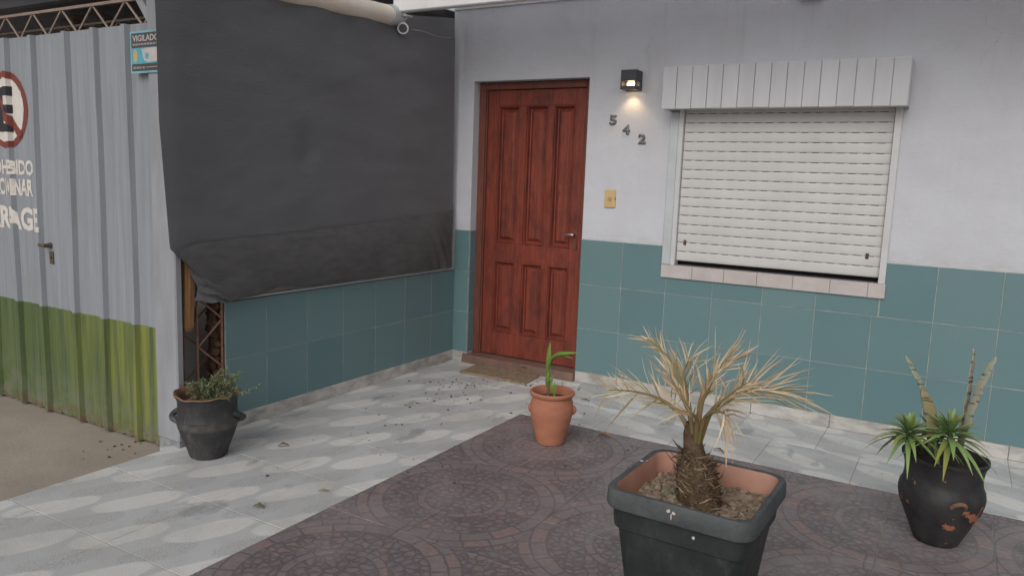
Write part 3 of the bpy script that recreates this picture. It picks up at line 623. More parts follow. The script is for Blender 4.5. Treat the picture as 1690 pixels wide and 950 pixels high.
for k, (u, v, s) in enumerate(((130, 40, .09), (165, 42, .10), (185, 46, .06), (110, 46, .06))):   # odds and ends stored high in the garage
    p = pix(u, v, 1, -1.2); bm = bmesh.new(); bmesh.ops.create_icosphere(bm, subdivisions=3, radius=1)
    for vv in bm.verts: vv.co = Vector((vv.co.x*s*1.3, vv.co.y*s, vv.co.z*s*.7))*(1+.35*mnoise.noise(vv.co*1.7+Vector((k*3, 0, 0))))
    tag(mk('stored_sack', bm, ('board', 'gwall')[k % 2], None, False, p), ('crumpled tan sack, second largest on the garage loft shelf', 'largest crumpled grey sack on the garage loft shelf', 'small tan sack at the netting end of the garage loft shelf', 'small grey sack on the gate side of the loft shelf')[k], 'sack', 'sacks under the garage roof')
tag(bx('storage_shelf', 'wood', None, -2.7, -.7, -1.45, -.95, 1.99, 2.02), 'timber loft shelf under the garage roof carrying sacks', 'shelf')
# ------------------------------------------------------------------ shade net
net = thing('shade_net', 'large black shade net hung along the side above the low teal wall', 'net', (.05, -1.3, .7))
NX, NY, NZ = .05, -1.3, .7
import numpy as _np
def itp(x, xs, ys): return float(_np.interp(x, xs, ys))
def netx(y): return itp(y, [-2.5, -2.2, 0], [.068, .058, .016])
lft = lambda zz: itp(zz, [.80, .89, .985, 1.57, 2.1, 2.5], [-2.24, -2.33, -2.435, -2.475, -2.478, -2.478])
rgt = lambda zz: itp(zz, [.70, .85, 1.0, 1.13, 1.2, 2.3, 2.5], [-.085, -.07, -.062, -.055, -.072, -.092, -.095])
zbot = lambda y: itp(y, [-2.48, -2.25, -2.10, -1.9, -1.75, -1.5, -.9, -.09], [.80, .80, .70, .715, .745, .722, .718, .712])
ztop = lambda y: itp(y, [-2.5, -1.53, -.9, -.78, -.66, 0], [2.215, 2.265, 2.30, 2.31, 2.385, 2.49])
def sheet(name, mat, f, nu, nv, th=.0012):
    bm = bmesh.new(); gr = [[bm.verts.new(f(i/nu, j/nv)) for j in range(nv+1)] for i in range(nu+1)]
    for i in range(nu):
        for j in range(nv): bm.faces.new((gr[i][j], gr[i+1][j], gr[i+1][j+1], gr[i][j+1]))
    bmesh.ops.solidify(bm, geom=bm.faces[:], thickness=th); return mk(name, bm, mat, net, True)
def fnet(s, t):
    zz = 1.4
    for _ in range(4):
        yl_, yr_ = lft(zz), rgt(zz); y = yl_+(yr_-yl_)*s; zz = zbot(y)+(ztop(y)-zbot(y))*t
    x = netx(y); e = min(1, 6*s)*min(1, 6*(1-s))
    x += e*(.020*mnoise.noise(Vector((y*1.1, zz*1.6, 0)))+.009*mnoise.noise(Vector((y*1.6, zz*5.5, 3)))+.004*mnoise.noise(Vector((y*3+zz*4, zz*9-y*4, 8))))
    dy, dz = y+1.54, zz-1.50; rr_ = math.hypot(dy*1.2, dz); x -= .022*math.exp(-(rr_/.10)**2)          # snag pulled in at the middle
    x += .010*math.exp(-((zz-ztop(y))/.12)**2)*math.sin(y*16)
    if zz < 1.05: x += .004*math.sin(y*9)*(1.05-zz)/.3
    return Vector((x-NX, y-NY, zz-NZ))
sheet('cloth', 'net', fnet, 90, 70)
seam = lambda y: itp(y, [-2.44, -2.28, -1.29, -.7, -.055], [.965, 1.006, 1.047, 1.085, 1.132])
def fflap(s, t):
    y = -2.25+(2.25-.078)*s
    for _ in range(3): zq = zbot(y)+(seam(y)-zbot(y))*t; yq = max(-2.42, lft(max(zq, .8))+.004); y = yq+(-.078-yq)*s
    z1_ = seam(y); z0_ = zbot(y)-.004; zz = z0_+(z1_-z0_)*t
    bul = math.sin(math.pi*min(1, t*1.02))**.7
    x = netx(y)+.010+.030*bul*(1+.35*mnoise.noise(Vector((y*2.2, zz*3, 7))))*min(1, 8*s)*min(1, 10*(1-s))
    x += .005*math.sin(y*21+zz*14)*(1-t)*min(1, 8*s)
    x += .012*math.exp(-((s-.93)/.05)**2)*math.sin((y*1.4+zz)*40)*(1-t)
    return Vector((x-NX, y-NY, zz-NZ))
MT['net2'] = simple('brownish_net_flap', (.20, .196, .20), (.25, .245, .25), 9, .8, .3, .4, 160, .003, (1, 1, 3))
sheet('lower_flap', 'net2', fflap, 110, 26)
def fgather(s, t):               # bunched end tied to the lattice column
    y = -2.30+.02*math.sin(t*5)*(1-s)+.21*s; za, zb_ = .70+.035*(1-s)**1, .835-.045*(1-s); k = .55+.45*abs(s-.98)/.98
    zc = (.70+.10*(1-s)*.6)+.03; zz = zc+(t-.42)*(.145*k+.02)
    x = .052+(.010*math.sin(t*19+s*3)+.005*math.sin(t*41+1+s*4))*min(1, .15+s*1.6)+.018*math.sin(math.pi*s)
    zz += .004*math.sin(s*13+t*5)
    return Vector((x-NX, y-NY, zz-NZ))
sheet('gathered_end', 'net', fgather, 24, 60)
bm = bmesh.new(); pv = [(0, 0), (.34, .01), (.30, .03), (.17, .045), (.08, .04)]
fv = [bm.verts.new((0, a_, b_)) for a_, b_ in pv]; f = bm.faces.new(fv); r = bmesh.ops.extrude_face_region(bm, geom=[f])
for v in r['geom']:
    if isinstance(v, bmesh.types.BMVert): v.co.x -= .006
tag(mk('torn_cardboard', bm, 'board', None, False, Vector((.002, -1.93, .7012))), 'torn tan cardboard strip lying on the teal wall under the net', 'cardboard')
# pipe on top of the net, camera
pp = thing('gutter_pipe', 'cream drain pipe with grey coupling along the top of the net', 'pipe', (.03, -.80, 2.31))
bm = bmesh.new(); tube(bm, [(0, -2.6, -.100), (0, -1.7, -.051), (0, -.8, .0005), (0, -.05, .042)], .0575, 28); mk('pipe', bm, 'pvc', pp, True)
bm = bmesh.new(); tube(bm, [(0, -.048, .042), (0, -.045, .042), (0, .03, .052), (.018, .05, .066), (.03, .052, .075)], [.0575, .0625, .0625, .060, .050], 28); mk('coupling', bm, 'pvcg', pp, True)
cc = pix(665, 47, 1, -.74); fwd = (CP-cc).normalized()
sc_ = thing('security_camera', 'small white bullet security camera hanging below the gutter end', 'camera', cc)
bm = bmesh.new(); tube(bm, [-fwd*.10, -fwd*.09, fwd*.03], [.024, .033, .036], 24); mk('body', bm, 'rail', sc_, True)
bm = bmesh.new(); tube(bm, [fwd*.031, fwd*.034], [.026, .026], 24); mk('lens_plate', bm, 'lamp', sc_)
bm = bmesh.new(); tube(bm, [-fwd*.03+Vector((0, 0, .03)), -fwd*.02+Vector((.01, 0, .055)), Vector((.02, .0, .066))], [.012, .012, .014], 10); box(bm, -.02, .055, -.03, .03, .066, .076, .003); mk('bracket', bm, 'rail', sc_)
cb = pix(746, 62, 0, .05); bm = bmesh.new(); e0 = cc-fwd*.08
tube(bm, curve([e0, e0.lerp(cb, .3)+Vector((.02, 0, .0)), e0.lerp(cb, .7)+Vector((.02, 0, -.015)), cb], 12), .0022, 6)
for v in bm.verts: v.co -= cb
tag(mk('camera_cable', bm, 'grout', None, False, cb), 'thin grey cable sagging from the security camera to the wall', 'cable')
# ------------------------------------------------------------------ doormat
mt = thing('doormat', 'worn brown coir doormat on the floor at the red door', 'doormat', (.535, -.185, .002))
bm = bmesh.new(); nu, nv = 48, 26
gr = [[bm.verts.new((-.268+.536*i/nu+random.uniform(-.003, .003)+.02*(.5-j/nv), -.128+.256*j/nv+random.uniform(-.002, .002), (.012+random.uniform(-.002, .002)) if 0 < i < nu and 0 < j < nv else .0)) for j in range(nv+1)] for i in range(nu+1)]
for i in range(nu):
    for j in range(nv): bm.faces.new((gr[i][j], gr[i+1][j], gr[i+1][j+1], gr[i][j+1]))
mk('pile', bm, 'mat_', mt)
# ================================================================== POTS
def loft_square(bm, prof, nseg=8):
    rings = []
    for (h, z, rad) in prof:
        ring = []
        for q in range(4):
            cxx = (h-rad)*(1, -1, -1, 1)[q]; cyy = (h-rad)*(1, 1, -1, -1)[q]
            for k in range(nseg):
                a = math.pi/2*(q+k/(nseg-1)); ring.append(bm.verts.new((cxx+rad*math.cos(a), cyy+rad*math.sin(a), z)))
        rings.append(ring)
    n = len(rings[0])
    for r0, r1 in zip(rings, rings[1:]):
        for k in range(n): bm.faces.new((r0[k], r0[(k+1) % n], r1[(k+1) % n], r1[k]))
    return rings
def clods(bm, cx_, cy_, z0, fn, n, s0, s1, seed, inside):
    rnd = random.Random(seed)
    for k in range(n):
        for _ in range(20):
            x, y = rnd.uniform(-.2, .2), rnd.uniform(-.2, .2)
            if inside(x, y): break
        s = rnd.uniform(s0, s1); zz = fn(x, y); t = bmesh.new(); bmesh.ops.create_icosphere(t, subdivisions=1, radius=s)
        for v in t.verts: v.co = Vector((v.co.x*rnd.uniform(.7, 1.3)+x+cx_, v.co.y*rnd.uniform(.7, 1.3)+y+cy_, v.co.z*.7+zz+s*.3))
        me = bpy.data.meshes.new('t'); t.to_mesh(me); t.free(); bm.from_mesh(me); bpy.data.meshes.remove(me)
bp = thing('square_planter', 'big dark green square plastic planter holding the dying palm', 'planter', (2.612, -2.415, 0.0015), rz=R(-1.6))
bm = bmesh.new(); rg = loft_square(bm, [(.150, .0, .04), (.158, .004, .045), (.196, .318, .05), (.206, .324, .05), (.212, .392, .052)]); bm.faces.new(rg[0]); mk('body', bm, 'plast', bp, True)
bm = bmesh.new(); loft_square(bm, [(.2115, .392, .052), (.226, .391, .058), (.2285, .398, .060), (.2275, .440, .060), (.223, .4490, .058), (.214, .4505, .055), (.207, .4465, .052)]); mk('rim', bm, 'plastr', bp, True)
bm = bmesh.new(); loft_square(bm, [(.2068, .4464, .052), (.203, .432, .052), (.196, .36, .05), (.192, .31, .05)]); mk('lining', bm, 'plasti', bp, True)
sz = lambda x, y: .372+.016*mnoise.noise(Vector((x*9, y*9, 1)))+.007*mnoise.noise(Vector((x*34, y*34, 4)))+.022*math.exp(-((x*x+y*y)/.09**2))
bm = bmesh.new(); nn = 56
gr = [[bm.verts.new((-.196+.392*i/nn, -.196+.392*j/nn, sz(-.196+.392*i/nn, -.196+.392*j/nn))) for j in range(nn+1)] for i in range(nn+1)]
for i in range(nn):
    for j in range(nn): bm.faces.new((gr[i][j], gr[i+1][j], gr[i+1][j+1], gr[i][j+1]))
for v in bm.verts:
    m_ = max(abs(v.co.x), abs(v.co.y)); d_ = math.hypot(v.co.x, v.co.y)
    if d_ > .243: v.co.x *= .243/d_; v.co.y *= .243/d_
soil = mk('soil', bm, 'soil', bp, True)
bm = bmesh.new(); clods(bm, 0, 0, 0, sz, 420, .003, .014, 3, lambda x, y: max(abs(x), abs(y)) < .185 and math.hypot(x, y) > .07 and (mnoise.noise(Vector((x*12, y*12, 9))) > -.15)); o = mk('soil_clods', bm, 'soil', soil); o['kind'] = 'stuff'
bm = bmesh.new()
for k in range(16):
    a_ = random.uniform(0, 6.28); x, y = random.uniform(-.18, .18), random.uniform(-.18, .18); zz = sz(x, y)+.006; d_ = Vector((math.cos(a_), math.sin(a_), .2))*.011; e_ = Vector((-math.sin(a_), math.cos(a_), 0))*.003
    p = Vector((x, y, zz)); bm.faces.new([bm.verts.new(p+q_) for q_ in (d_, e_, -d_, -e_)])
mk('pale_chips', bm, 'paper', soil)
rb = random.Random(4)
for c_, ax_, sz_ in (((-.012, -.2292, .432), 'f', .007), ((.004, -.2292, .428), 'f', .006), ((-.004, -.2292, .415), 'v', .008), ((-.212, .05, .4512), 't', .007), ((-.200, .062, .4512), 't', .004), ((.060, -.2092, .362), 'f', .006), ((-.14, -.1985, .33), 'f', .003)):
    bm = bmesh.new(); pv = []
    for k in range(11):
        r_ = sz_*rb.uniform(.55, 1.15); a_ = 2*math.pi*k/11; dx, dz = r_*math.cos(a_), r_*math.sin(a_)*(1 if ax_ != 'v' else 1.5)
        if ax_ == 'v': dx *= .25
        pv.append(bm.verts.new(Vector(c_)+(Vector((dx, 0, dz)) if ax_ in 'fv' else Vector((dx, dz, 0)))))
    f = bm.faces.new(pv); r = bmesh.ops.extrude_face_region(bm, geom=[f])
    for v in r['geom']:
        if isinstance(v, bmesh.types.BMVert): v.co += Vector((0, 0, .001)) if ax_ == 't' else Vector((0, -.001, 0))
    mk('bird_dropping', bm, 'paper', bp)
# ---- leaf tools
class Leafer:
    def __init__(s): s.v = []; s.f = []; s.c = []
    def strip(s, pts, wid, nrm, col, fold=.0, col2=None, prof=None):
        n = len(pts); base = len(s.v)
        for i, p in enumerate(pts):
            t = i/(n-1); d = (pts[min(i+1, n-1)]-pts[max(i-1, 0)]).normalized(); sd = d.cross(nrm)
            sd = sd.normalized() if sd.length > 1e-4 else Vector((1, 0, 0)); up = sd.cross(d)
            k = (prof(t) if prof else max(.04, math.sin(math.pi*(.12+.88*t))**.8))*wid
            c = col if col2 is None else tuple(a+(b-a)*t for a, b in zip(col, col2))
            for q in (p-sd*k+up*k*fold, p, p+sd*k+up*k*fold): s.v.append(q); s.c.append(c)
        for i in range(n-1):
            for q in (0, 1): a = base+i*3+q; s.f.append((a, a+1, a+4, a+3))
    def build(s, name, mat, parent, smooth=True):
        me = bpy.data.meshes.new(name); me.from_pydata([tuple(v) for v in s.v], [], s.f)
        ca = me.color_attributes.new('tint', 'FLOAT_COLOR', 'POINT')
        for i, c in enumerate(s.c): ca.data[i].color = (*c, 1)
        for p in me.polygons: p.use_smooth = smooth
        return link(name, me, mat, parent)
TAN = [(.56, .44, .28), (.64, .54, .38), (.47, .34, .21), (.72, .65, .51), (.52, .38, .24), (.36, .25, .15)]; GRN = [(.18, .19, .06), (.14, .17, .055), (.25, .22, .085)]
def pick(rnd, dead): return rnd.choice(TAN) if rnd.random() < dead else rnd.choice(GRN)
# ---- palm
pc = Vector((2.622, -2.425, .375))
palm = thing('palm', 'small drying date palm with tan fronds and shaggy trunk in square planter', 'palm', pc)
rnd = random.Random(11)
bm = bmesh.new()
LEAN = Vector((RT.x, RT.y, 0)).normalized()*-.17
def tfn(r, z, a): return (r*(1+.10*mnoise.noise(Vector((math.cos(a)*2, math.sin(a)*2, z*30)))), z)
lathe(bm, [(.066, -.03), (.066, .02), (.063, .07), (.060, .11), (.054, .135), (.038, .155), (.032, .19), (.026, .235), (.014, .27)], 24, tfn, True)
for v in bm.verts: v.co += LEAN*max(0, v.co.z)
trunk = mk('trunk', bm, simple('palm_trunk', (.15, .105, .068), (.075, .052, .036), 40, .95, .1, .9, 60, .01), palm, True)
lf = Leafer()
for k in range(1100):
    a = rnd.uniform(0, 6.283); z = rnd.random()**.9*.17; r = _np.interp(z, [0, .07, .11, .135, .155, .2], [.064, .062, .059, .053, .038, .032])
    o = Vector((math.cos(a), math.sin(a), 0)); tg = Vector((-math.sin(a), math.cos(a), 0)); L = rnd.choice((.010, .018, .026, .050))*rnd.uniform(.7, 1.3); out = rnd.uniform(.0, .45); sid = rnd.uniform(-1.3, 1.3)
    p0 = o*(r-.003)+Vector((0, 0, z))+LEAN*z; p2 = p0+(Vector((0, 0, rnd.uniform(-.4, 1)))+o*out+tg*sid)*L; p1 = (p0+p2)/2+o*.003
    b = rnd.uniform(.6, 1.6); c = (.155*b, .108*b, .07*b) if rnd.random() < .96 else (.36, .29, .21)
    lf.strip([p0, p1, p2], rnd.uniform(.0012, .0040), tg.cross(Vector((0, 0, 1))) if rnd.random() < .3 else o, c, .3)
lf.build('trunk_fibre', 'fibre', trunk, False)
def Pm(u, v, y): return pix(u, v, 1, y)-pc
def frond(pts, n, l0, l1, dead, ang=48, flat=.25, droop=0.0, wid=.0034, start=.34, sidebias=0, seed=0, fold=.5, stemcol=(.20, .17, .07)):
    rnd = random.Random(seed); cv = curve(pts, 26); bm = bmesh.new(); tube(bm, cv, [.0072*(1-i/26)**.8+.0014 for i in range(27)], 7)
    fr_ = mk('frond', bm, MT['rach'], palm, True); lf = Leafer()
    tot = len(cv)-1
    n = int(n*.98)
    for k in range(n):
        t = start+(1-start)*(k+rnd.uniform(-.3, .3))/n; t = min(max(t, start), 1); i = min(int(t*tot), tot-1); p = cv[i].lerp(cv[i+1], t*tot-i); d = (cv[i+1]-cv[i]).normalized()
        view = (CP-pc-p).normalized(); side0 = d.cross(view).normalized(); upv = side0.cross(d)
        for sg in (1, -1):
            if sidebias and rnd.random() < abs(sidebias) and sg != (1 if sidebias > 0 else -1): continue
            a = R(ang*(1-.45*t)+rnd.uniform(-14, 14)); tilt = rnd.uniform(-flat, flat*1.6)
            dr = (d*math.cos(a)+(side0*sg*math.cos(tilt)+upv*math.sin(tilt))*math.sin(a)).normalized()
            L = 1.4*(l0+(l1-l0)*t)*rnd.uniform(.6, 1.2)*(1-.35*max(0, t-.75)/.25); bend = Vector((rnd.uniform(-.22, .22), rnd.uniform(-.22, .22), rnd.uniform(-.15, .15)-droop*rnd.uniform(.3, 1.2)-.05))
            lpts = [p+dr*L*q+bend*L*q*q for q in (0, .3, .65, 1)]
            c = pick(rnd, dead*(.55+.6*t) if dead < .9 else dead); b = rnd.uniform(.8, 1.12); c = tuple(x*b for x in c)
            tip = tuple(x for x in rnd.choice(TAN))
            lf.strip(lpts, wid*rnd.uniform(.65, 1.25), (view+Vector((rnd.uniform(-.8, .8), rnd.uniform(-.8, .8), rnd.uniform(-.8, .8)))).normalized(), c, fold, tip, lambda q: max(.06, (1-q)**.55*(min(1, .35+q*4))))
    lf.build('leaflets', 'dry', fr_)
MT['rach'] = simple('palm_stalk', (.20, .175, .065), (.30, .20, .11), 16, .6, .3, .1)
b0 = (1147, 742, -2.425)
F = lambda *a: [Pm(*q) for q in a]
frond(F((1142, 742, -2.43), (1130, 695, -2.42), (1108, 670, -2.40), (1080, 654, -2.37), (1042, 645, -2.33), (1004, 643, -2.30)), 22, .085, .125, .75, 52, .5, seed=1, sidebias=.45)
frond(F((1146, 742, -2.42), (1136, 670, -2.38), (1121, 624, -2.34), (1106, 594, -2.31), (1088, 574, -2.29), (1068, 559, -2.27)), 16, .09, .07, .6, 20, .3, seed=2, fold=.7)
frond(F((1148, 742, -2.42), (1138, 672, -2.36), (1132, 640, -2.30), (1130, 612, -2.25), (1138, 590, -2.20)), 15, .12, .11, .8, 42, .6, seed=3, sidebias=.3)
frond(F((1150, 742, -2.42), (1155, 668, -2.40), (1168, 631, -2.38), (1186, 607, -2.36), (1206, 592, -2.34)), 15, .085, .10, .95, 36, .5, seed=4)
frond(F((1152, 742, -2.42), (1168, 686, -2.40), (1198, 664, -2.37), (1228, 645, -2.34), (1262, 640, -2.32), (1304, 646, -2.30)), 22, .10, .135, .55, 38, .5, seed=5, start=.42)
frond(F((1151, 742, -2.43), (1172, 682, -2.47), (1192, 662, -2.50), (1214, 644, -2.52), (1236, 630, -2.53)), 18, .07, .085, .95, 42, .5, seed=6)
frond(F((1150, 742, -2.44), (1160, 696, -2.49), (1174, 681, -2.53), (1190, 679, -2.57), (1200, 686, -2.60)), 11, .09, .115, 1.0, 42, .4, droop=.55, seed=7, start=.55, wid=.0040)
frond(F((1146, 742, -2.44), (1140, 690, -2.48), (1128, 660, -2.50), (1112, 632, -2.51), (1102, 612, -2.51)), 12, .065, .075, .95, 22, .35, seed=8)
frond(F((1149, 742, -2.43), (1158, 668, -2.45), (1170, 641, -2.47), (1181, 616, -2.48)), 13, .065, .075, .95, 22, .35, seed=9)
frond(F((1147, 742, -2.44), (1150, 698, -2.50), (1142, 682, -2.55), (1118, 676, -2.58)), 9, .06, .07, 1.0, 32, .5, seed=10, start=.5)
# small weed seedling in the planter
wd_ = thing('seedling', 'tiny pale green weed seedling in the soil beside the palm trunk', 'seedling', Vector((2.53, -2.445, .380)))
lf = Leafer(); rnd = random.Random(2)
for k in range(12):
    b = Vector((rnd.uniform(-.02, .025), rnd.uniform(-.012, .012), 0)); h = rnd.uniform(.015, .032); a = rnd.uniform(0, 6.28); tp = b+Vector((0, 0, h))
    lf.strip([b, (b+tp)/2, tp], .0008, Vector((0, -1, .2)), (.10, .16, .06))
    for q in (0, 3.14): d = Vector((math.cos(a+q), math.sin(a+q), .35)); lf.strip([tp, tp+d*.007, tp+d*.014], .004, Vector((0, 0, 1)), (.17, .30, .14))
lf.build('leaves', 'leaf', wd_)
# ---- terracotta pot and sprout
tp = thing('terracotta_pot', 'plain terracotta pot with side lug standing on the dark tile corner', 'pot', (1.483, -1.222, .0012))
prof = [(.0, .0), (.066, .0), (.072, .004), (.084, .05), (.102, .12), (.112, .165), (.1135, .195), (.110, .222), (.104, .240), (.104, .250), (.113, .260), (.119, .268), (.119, .276), (.114, .281), (.106, .280), (.100, .268), (.097, .245), (.100, .20)]
bm = bmesh.new(); lathe(bm, prof[1:], 64, None, True); mk('body', bm, 'terra', tp, True)
for sa in (R(25), R(205)):
    bm = bmesh.new(); o_ = Vector((math.cos(sa), math.sin(sa), 0)); tg = Vector((-math.sin(sa), math.cos(sa), 0)); 
    pts = [o_*(.106+(.012 if sa < 1 else .005)*math.sin(math.pi*k/8))+Vector((0, 0, .160+.046*k/8)) for k in range(9)]; tube(bm, pts, [.008+.006*math.sin(math.pi*k/8) for k in range(9)], 10); mk('lug', bm, 'terra', tp, True)
bm = bmesh.new(); rgs = lathe(bm, [(.099, .236), (.05, .244), (.006, .246)], 40, lambda r, z, a: (r, z+.004*mnoise.noise(Vector((math.cos(a)*r*60, math.sin(a)*r*60, 0))))); bm.faces.new(rgs[-1]); mk('soil', bm, 'soild', tp)
bs = Vector((1.473, -1.222, .245)); spr = thing('sprout', 'young bright green sprout with a bent leaf in the terracotta pot', 'plant', bs)
Q = lambda u, v, dy=0: pix(u, v, 1, -1.222+dy)-bs
bm = bmesh.new(); tube(bm, curve([Q(904, 660), Q(905, 640), Q(905, 618), Q(906, 600)], 8), [.0075]*5+[.006, .006, .005, .004], 8); mk('stem', bm, simple('sprout_stem', (.16, .15, .06), (.09, .09, .05), 60, .6), spr, True)
def leaf1(name, par, pts, wid, c1, c2, fold=.35, nrm=None, n=14, prof=None, mat='leaf'):
    lf = Leafer(); lf.strip(curve(pts, n), wid, nrm or Vector((.4, -.9, .15)), c1, fold, c2, prof); return lf.build(name, mat, par)
G1, G2 = (.10, .20, .035), (.19, .31, .06)
leaf1('leaf', spr, [Q(905, 628), Q(905, 606), Q(906, 585), Q(908, 564)], .013, G1, G2, .5)
leaf1('leaf', spr, [Q(906, 605), Q(911, 592, -.02), Q(921, 585, -.04), Q(938, 583, -.05), Q(958, 582, -.06)], .013, G1, G2, .4, Vector((.2, -.6, .7)))
leaf1('leaf', spr, [Q(908, 600), Q(916, 588, -.01), Q(930, 587, -.03), Q(946, 591, -.04)], .008, G1, G2, .4, Vector((.2, -.7, .6)))
leaf1('leaf', spr, [Q(904, 640), Q(903, 625, -.01), Q(906, 612, -.01)], .010, G1, G2, .4); leaf1('leaf', spr, [Q(905, 640), Q(910, 628, .01), Q(912, 618, .01)], .008, G1, G2, .4)
for u in (912, 916, 920, 909): leaf1('leaf', spr, [Q(915, 656), Q(914+.2*(u-914), 643), Q(u, 628+abs(u-916)*.6)], .006, G1, G2, .4)
# ---- black pot with ruffled rim and two handles
p1 = thing('ruffled_pot', 'sooty black clay pot with ruffled rim and two ear handles', 'pot', (.226, -2.368, .0012))
def ruf(r, z, a):
    k = max(0, min(1, (z-.255)/.05)); q = math.sin(10*a+.8*math.sin(2*a))*(.55+.45*math.sin(3*a+1)); return (r*(1+.018*k*q), z+.007*k*q+.004*k*math.sin(2*a+1))
bm = bmesh.new(); lathe(bm, [(.078, .0), (.085, .004), (.096, .04), (.118, .10), (.136, .155), (.1405, .19), (.1425, .193), (.139, .198), (.135, .225), (.134, .26), (.137, .285), (.146, .303), (.151, .308)], 72, ruf, True)
for v in bm.verts:
    n_ = mnoise.noise(v.co*14)*.0022+mnoise.noise(v.co*38)*.0009; d_ = Vector((v.co.x, v.co.y, 0)); v.co += d_.normalized()*n_ if d_.length > .05 else Vector()
mk('body', bm, 'blackpot', p1, True)
bm = bmesh.new(); lathe(bm, [(.151, .308), (.148, .314), (.139, .310), (.130, .295), (.126, .27), (.124, .235)], 72, ruf); mk('rim', bm, 'clayrim', p1, True)
bm = bmesh.new(); rgs = lathe(bm, [(.1255, .258), (.06, .268), (.005, .27)], 40, lambda r, z, a: (r, z+.005*mnoise.noise(Vector((math.cos(a)*r*50, math.sin(a)*r*50, 0))))); bm.faces.new(rgs[-1]); mk('soil', bm, 'soil', p1)
for sa in (R(215), R(33)):
    o_ = Vector((math.cos(sa), math.sin(sa), 0)); tg = Vector((-math.sin(sa), math.cos(sa), 0)); bm = bmesh.new()
    pts = [o_*(.128+.038*math.sin(math.pi*k/10))+tg*(.022*math.cos(math.pi*k/10))+Vector((0, 0, .172+.045*k/10)) for k in range(11)]; tube(bm, pts, [.018]+[.0145+.0015*math.sin(k) for k in range(9)]+[.018], 12); mk('handle', bm, 'blackpot', p1, True)
sp_ = thing('trailing_succulent', 'sprawling grey green fine leaved plant in the ruffled black pot', 'plant', (.226, -2.368, .268))
rnd = random.Random(21); lf = Leafer(); bmS = bmesh.new()
def stem_leaves(pts, ln, step, rr_):
    cv = curve(pts, 18); tube(bmS, cv, [.0028*(1-i/22) for i in range(19)], 5)
    for i in range(1, 19):
        for k in range(step):
            p = cv[i-1].lerp(cv[i], rnd.random()); d = (cv[i]-cv[i-1]).normalized(); v = Vector((rnd.gauss(0, 1), rnd.gauss(0, 1), rnd.gauss(.3, 1))).normalized(); dr = (v*.9+d*.7).normalized(); L = ln*rnd.uniform(.6, 1.2); b = rnd.uniform(.6, 1.25)
            c = (.20*b, .255*b, .135*b) if rnd.random() < .85 else (.30*b, .25*b, .15*b)
            lf.strip([p, p+dr*L*.5, p+dr*L], rnd.uniform(.0016, .0028), Vector((rnd.gauss(0, 1), rnd.gauss(0, 1), rnd.gauss(0, 1))), c, .4)
rt_ = Vector((.61, .79, 0)).normalized()     # image right, along the floor
rt_ = Vector((RT.x, RT.y, 0)).normalized(); bk_ = Vector((FW.x, FW.y, 0)).normalized()
for k in range(32):
    s = rnd.uniform(-.45, 1.0); e_ = rt_*(s*.125)+bk_*rnd.uniform(-.10, .09); st_ = e_*.35
    h = rnd.uniform(.03, .13)*(1.1-.35*abs(s-.3)); stem_leaves([st_+Vector((0, 0, -.005)), st_.lerp(e_, .5)+Vector((0, 0, h*.75)), e_*1.15+Vector((0, 0, h))], .026, 4, .002)
stem_leaves([rt_*.07+Vector((0, 0, 0)), rt_*.14-bk_*.02+Vector((0, 0, .055)), rt_*.20-bk_*.03+Vector((0, 0, .06)), rt_*.255-bk_*.03+Vector((0, 0, .10))], .022, 3, .002)
stem_leaves([rt_*.05+Vector((0, 0, 0)), rt_*.10+bk_*.02+Vector((0, 0, .08)), rt_*.14+bk_*.03+Vector((0, 0, .135))], .024, 3, .002)
stem_leaves([-rt_*.05+Vector((0, 0, 0)), -rt_*.10+Vector((0, 0, .06)), -rt_*.125-bk_*.02+Vector((0, 0, .075))], .012, 1, .002)
mk('stems', bmS, simple('succulent_stem', (.15, .13, .07), None, 40, .7), sp_); o = lf.build('foliage', 'leaf', sp_); o['kind'] = 'stuff'
# ---- peeling black pot with snake plant and rosettes
p3 = thing('peeling_pot', 'black painted clay pot with orange clay showing where paint peeled', 'pot', (3.277, -1.322, .0012), rz=R(10))
bm = bmesh.new(); lathe(bm, [(.072, .0), (.080, .004), (.092, .03), (.122, .10), (.146, .155), (.154, .19), (.1545, .205), (.151, .228), (.142, .247), (.138, .27), (.139, .30), (.144, .325), (.153, .343)], 72, None, True); mk('body', bm, 'peel', p3, True)
bm = bmesh.new(); lathe(bm, [(.153, .343), (.154, .352), (.147, .355), (.139, .345), (.132, .32), (.129, .28)], 72, lambda r, z, a: (r*(1+.006*math.sin(5*a)), z+.003*math.sin(7*a+1))); mk('rim', bm, 'peel', p3, True)
bm = bmesh.new(); rgs = lathe(bm, [(.131, .305), (.06, .318), (.005, .32)], 40); bm.faces.new(rgs[-1]); mk('soil', bm, 'soild', p3)
sa = R(-76); o_ = Vector((math.cos(sa), math.sin(sa), 0)); tg = Vector((-math.sin(sa), math.cos(sa), 0))
bm = bmesh.new(); pts = [o_*(.146+.022*math.sin(math.pi*k/10))+tg*(.024*math.cos(math.pi*k/10))+Vector((0, 0, .196+.024*math.sin(math.pi*k/10))) for k in range(11)]; tube(bm, pts, .0085, 10); mk('lug', bm, 'clayrim', p3, True)
sb = Vector((3.277, -1.30, .318)); snk = thing('snake_plant', 'four tall scarred snake plant leaves standing in the peeling pot', 'snake plant', sb)
def m_snake():
    t = NT('snake_leaf'); p = t.obj(); n_ = t.noise(t.scale(p, (12, 12, 55)), 1.1, 4, .6); a = t.n('VertexColor', layer_name='tint').outputs['Color']
    col = t.mix(t.ramp(n_, .54, .62), a, (.06, .075, .055)); col = t.mix(t.ramp(t.noise(p, 38, 5, .7), .60, .68, 0, .8), col, (.40, .31, .21)); return t.done(col, .5, .35)
MT['snake'] = m_snake()
Q3 = lambda u, v, y=-1.30: pix(u, v, 1, y)-sb
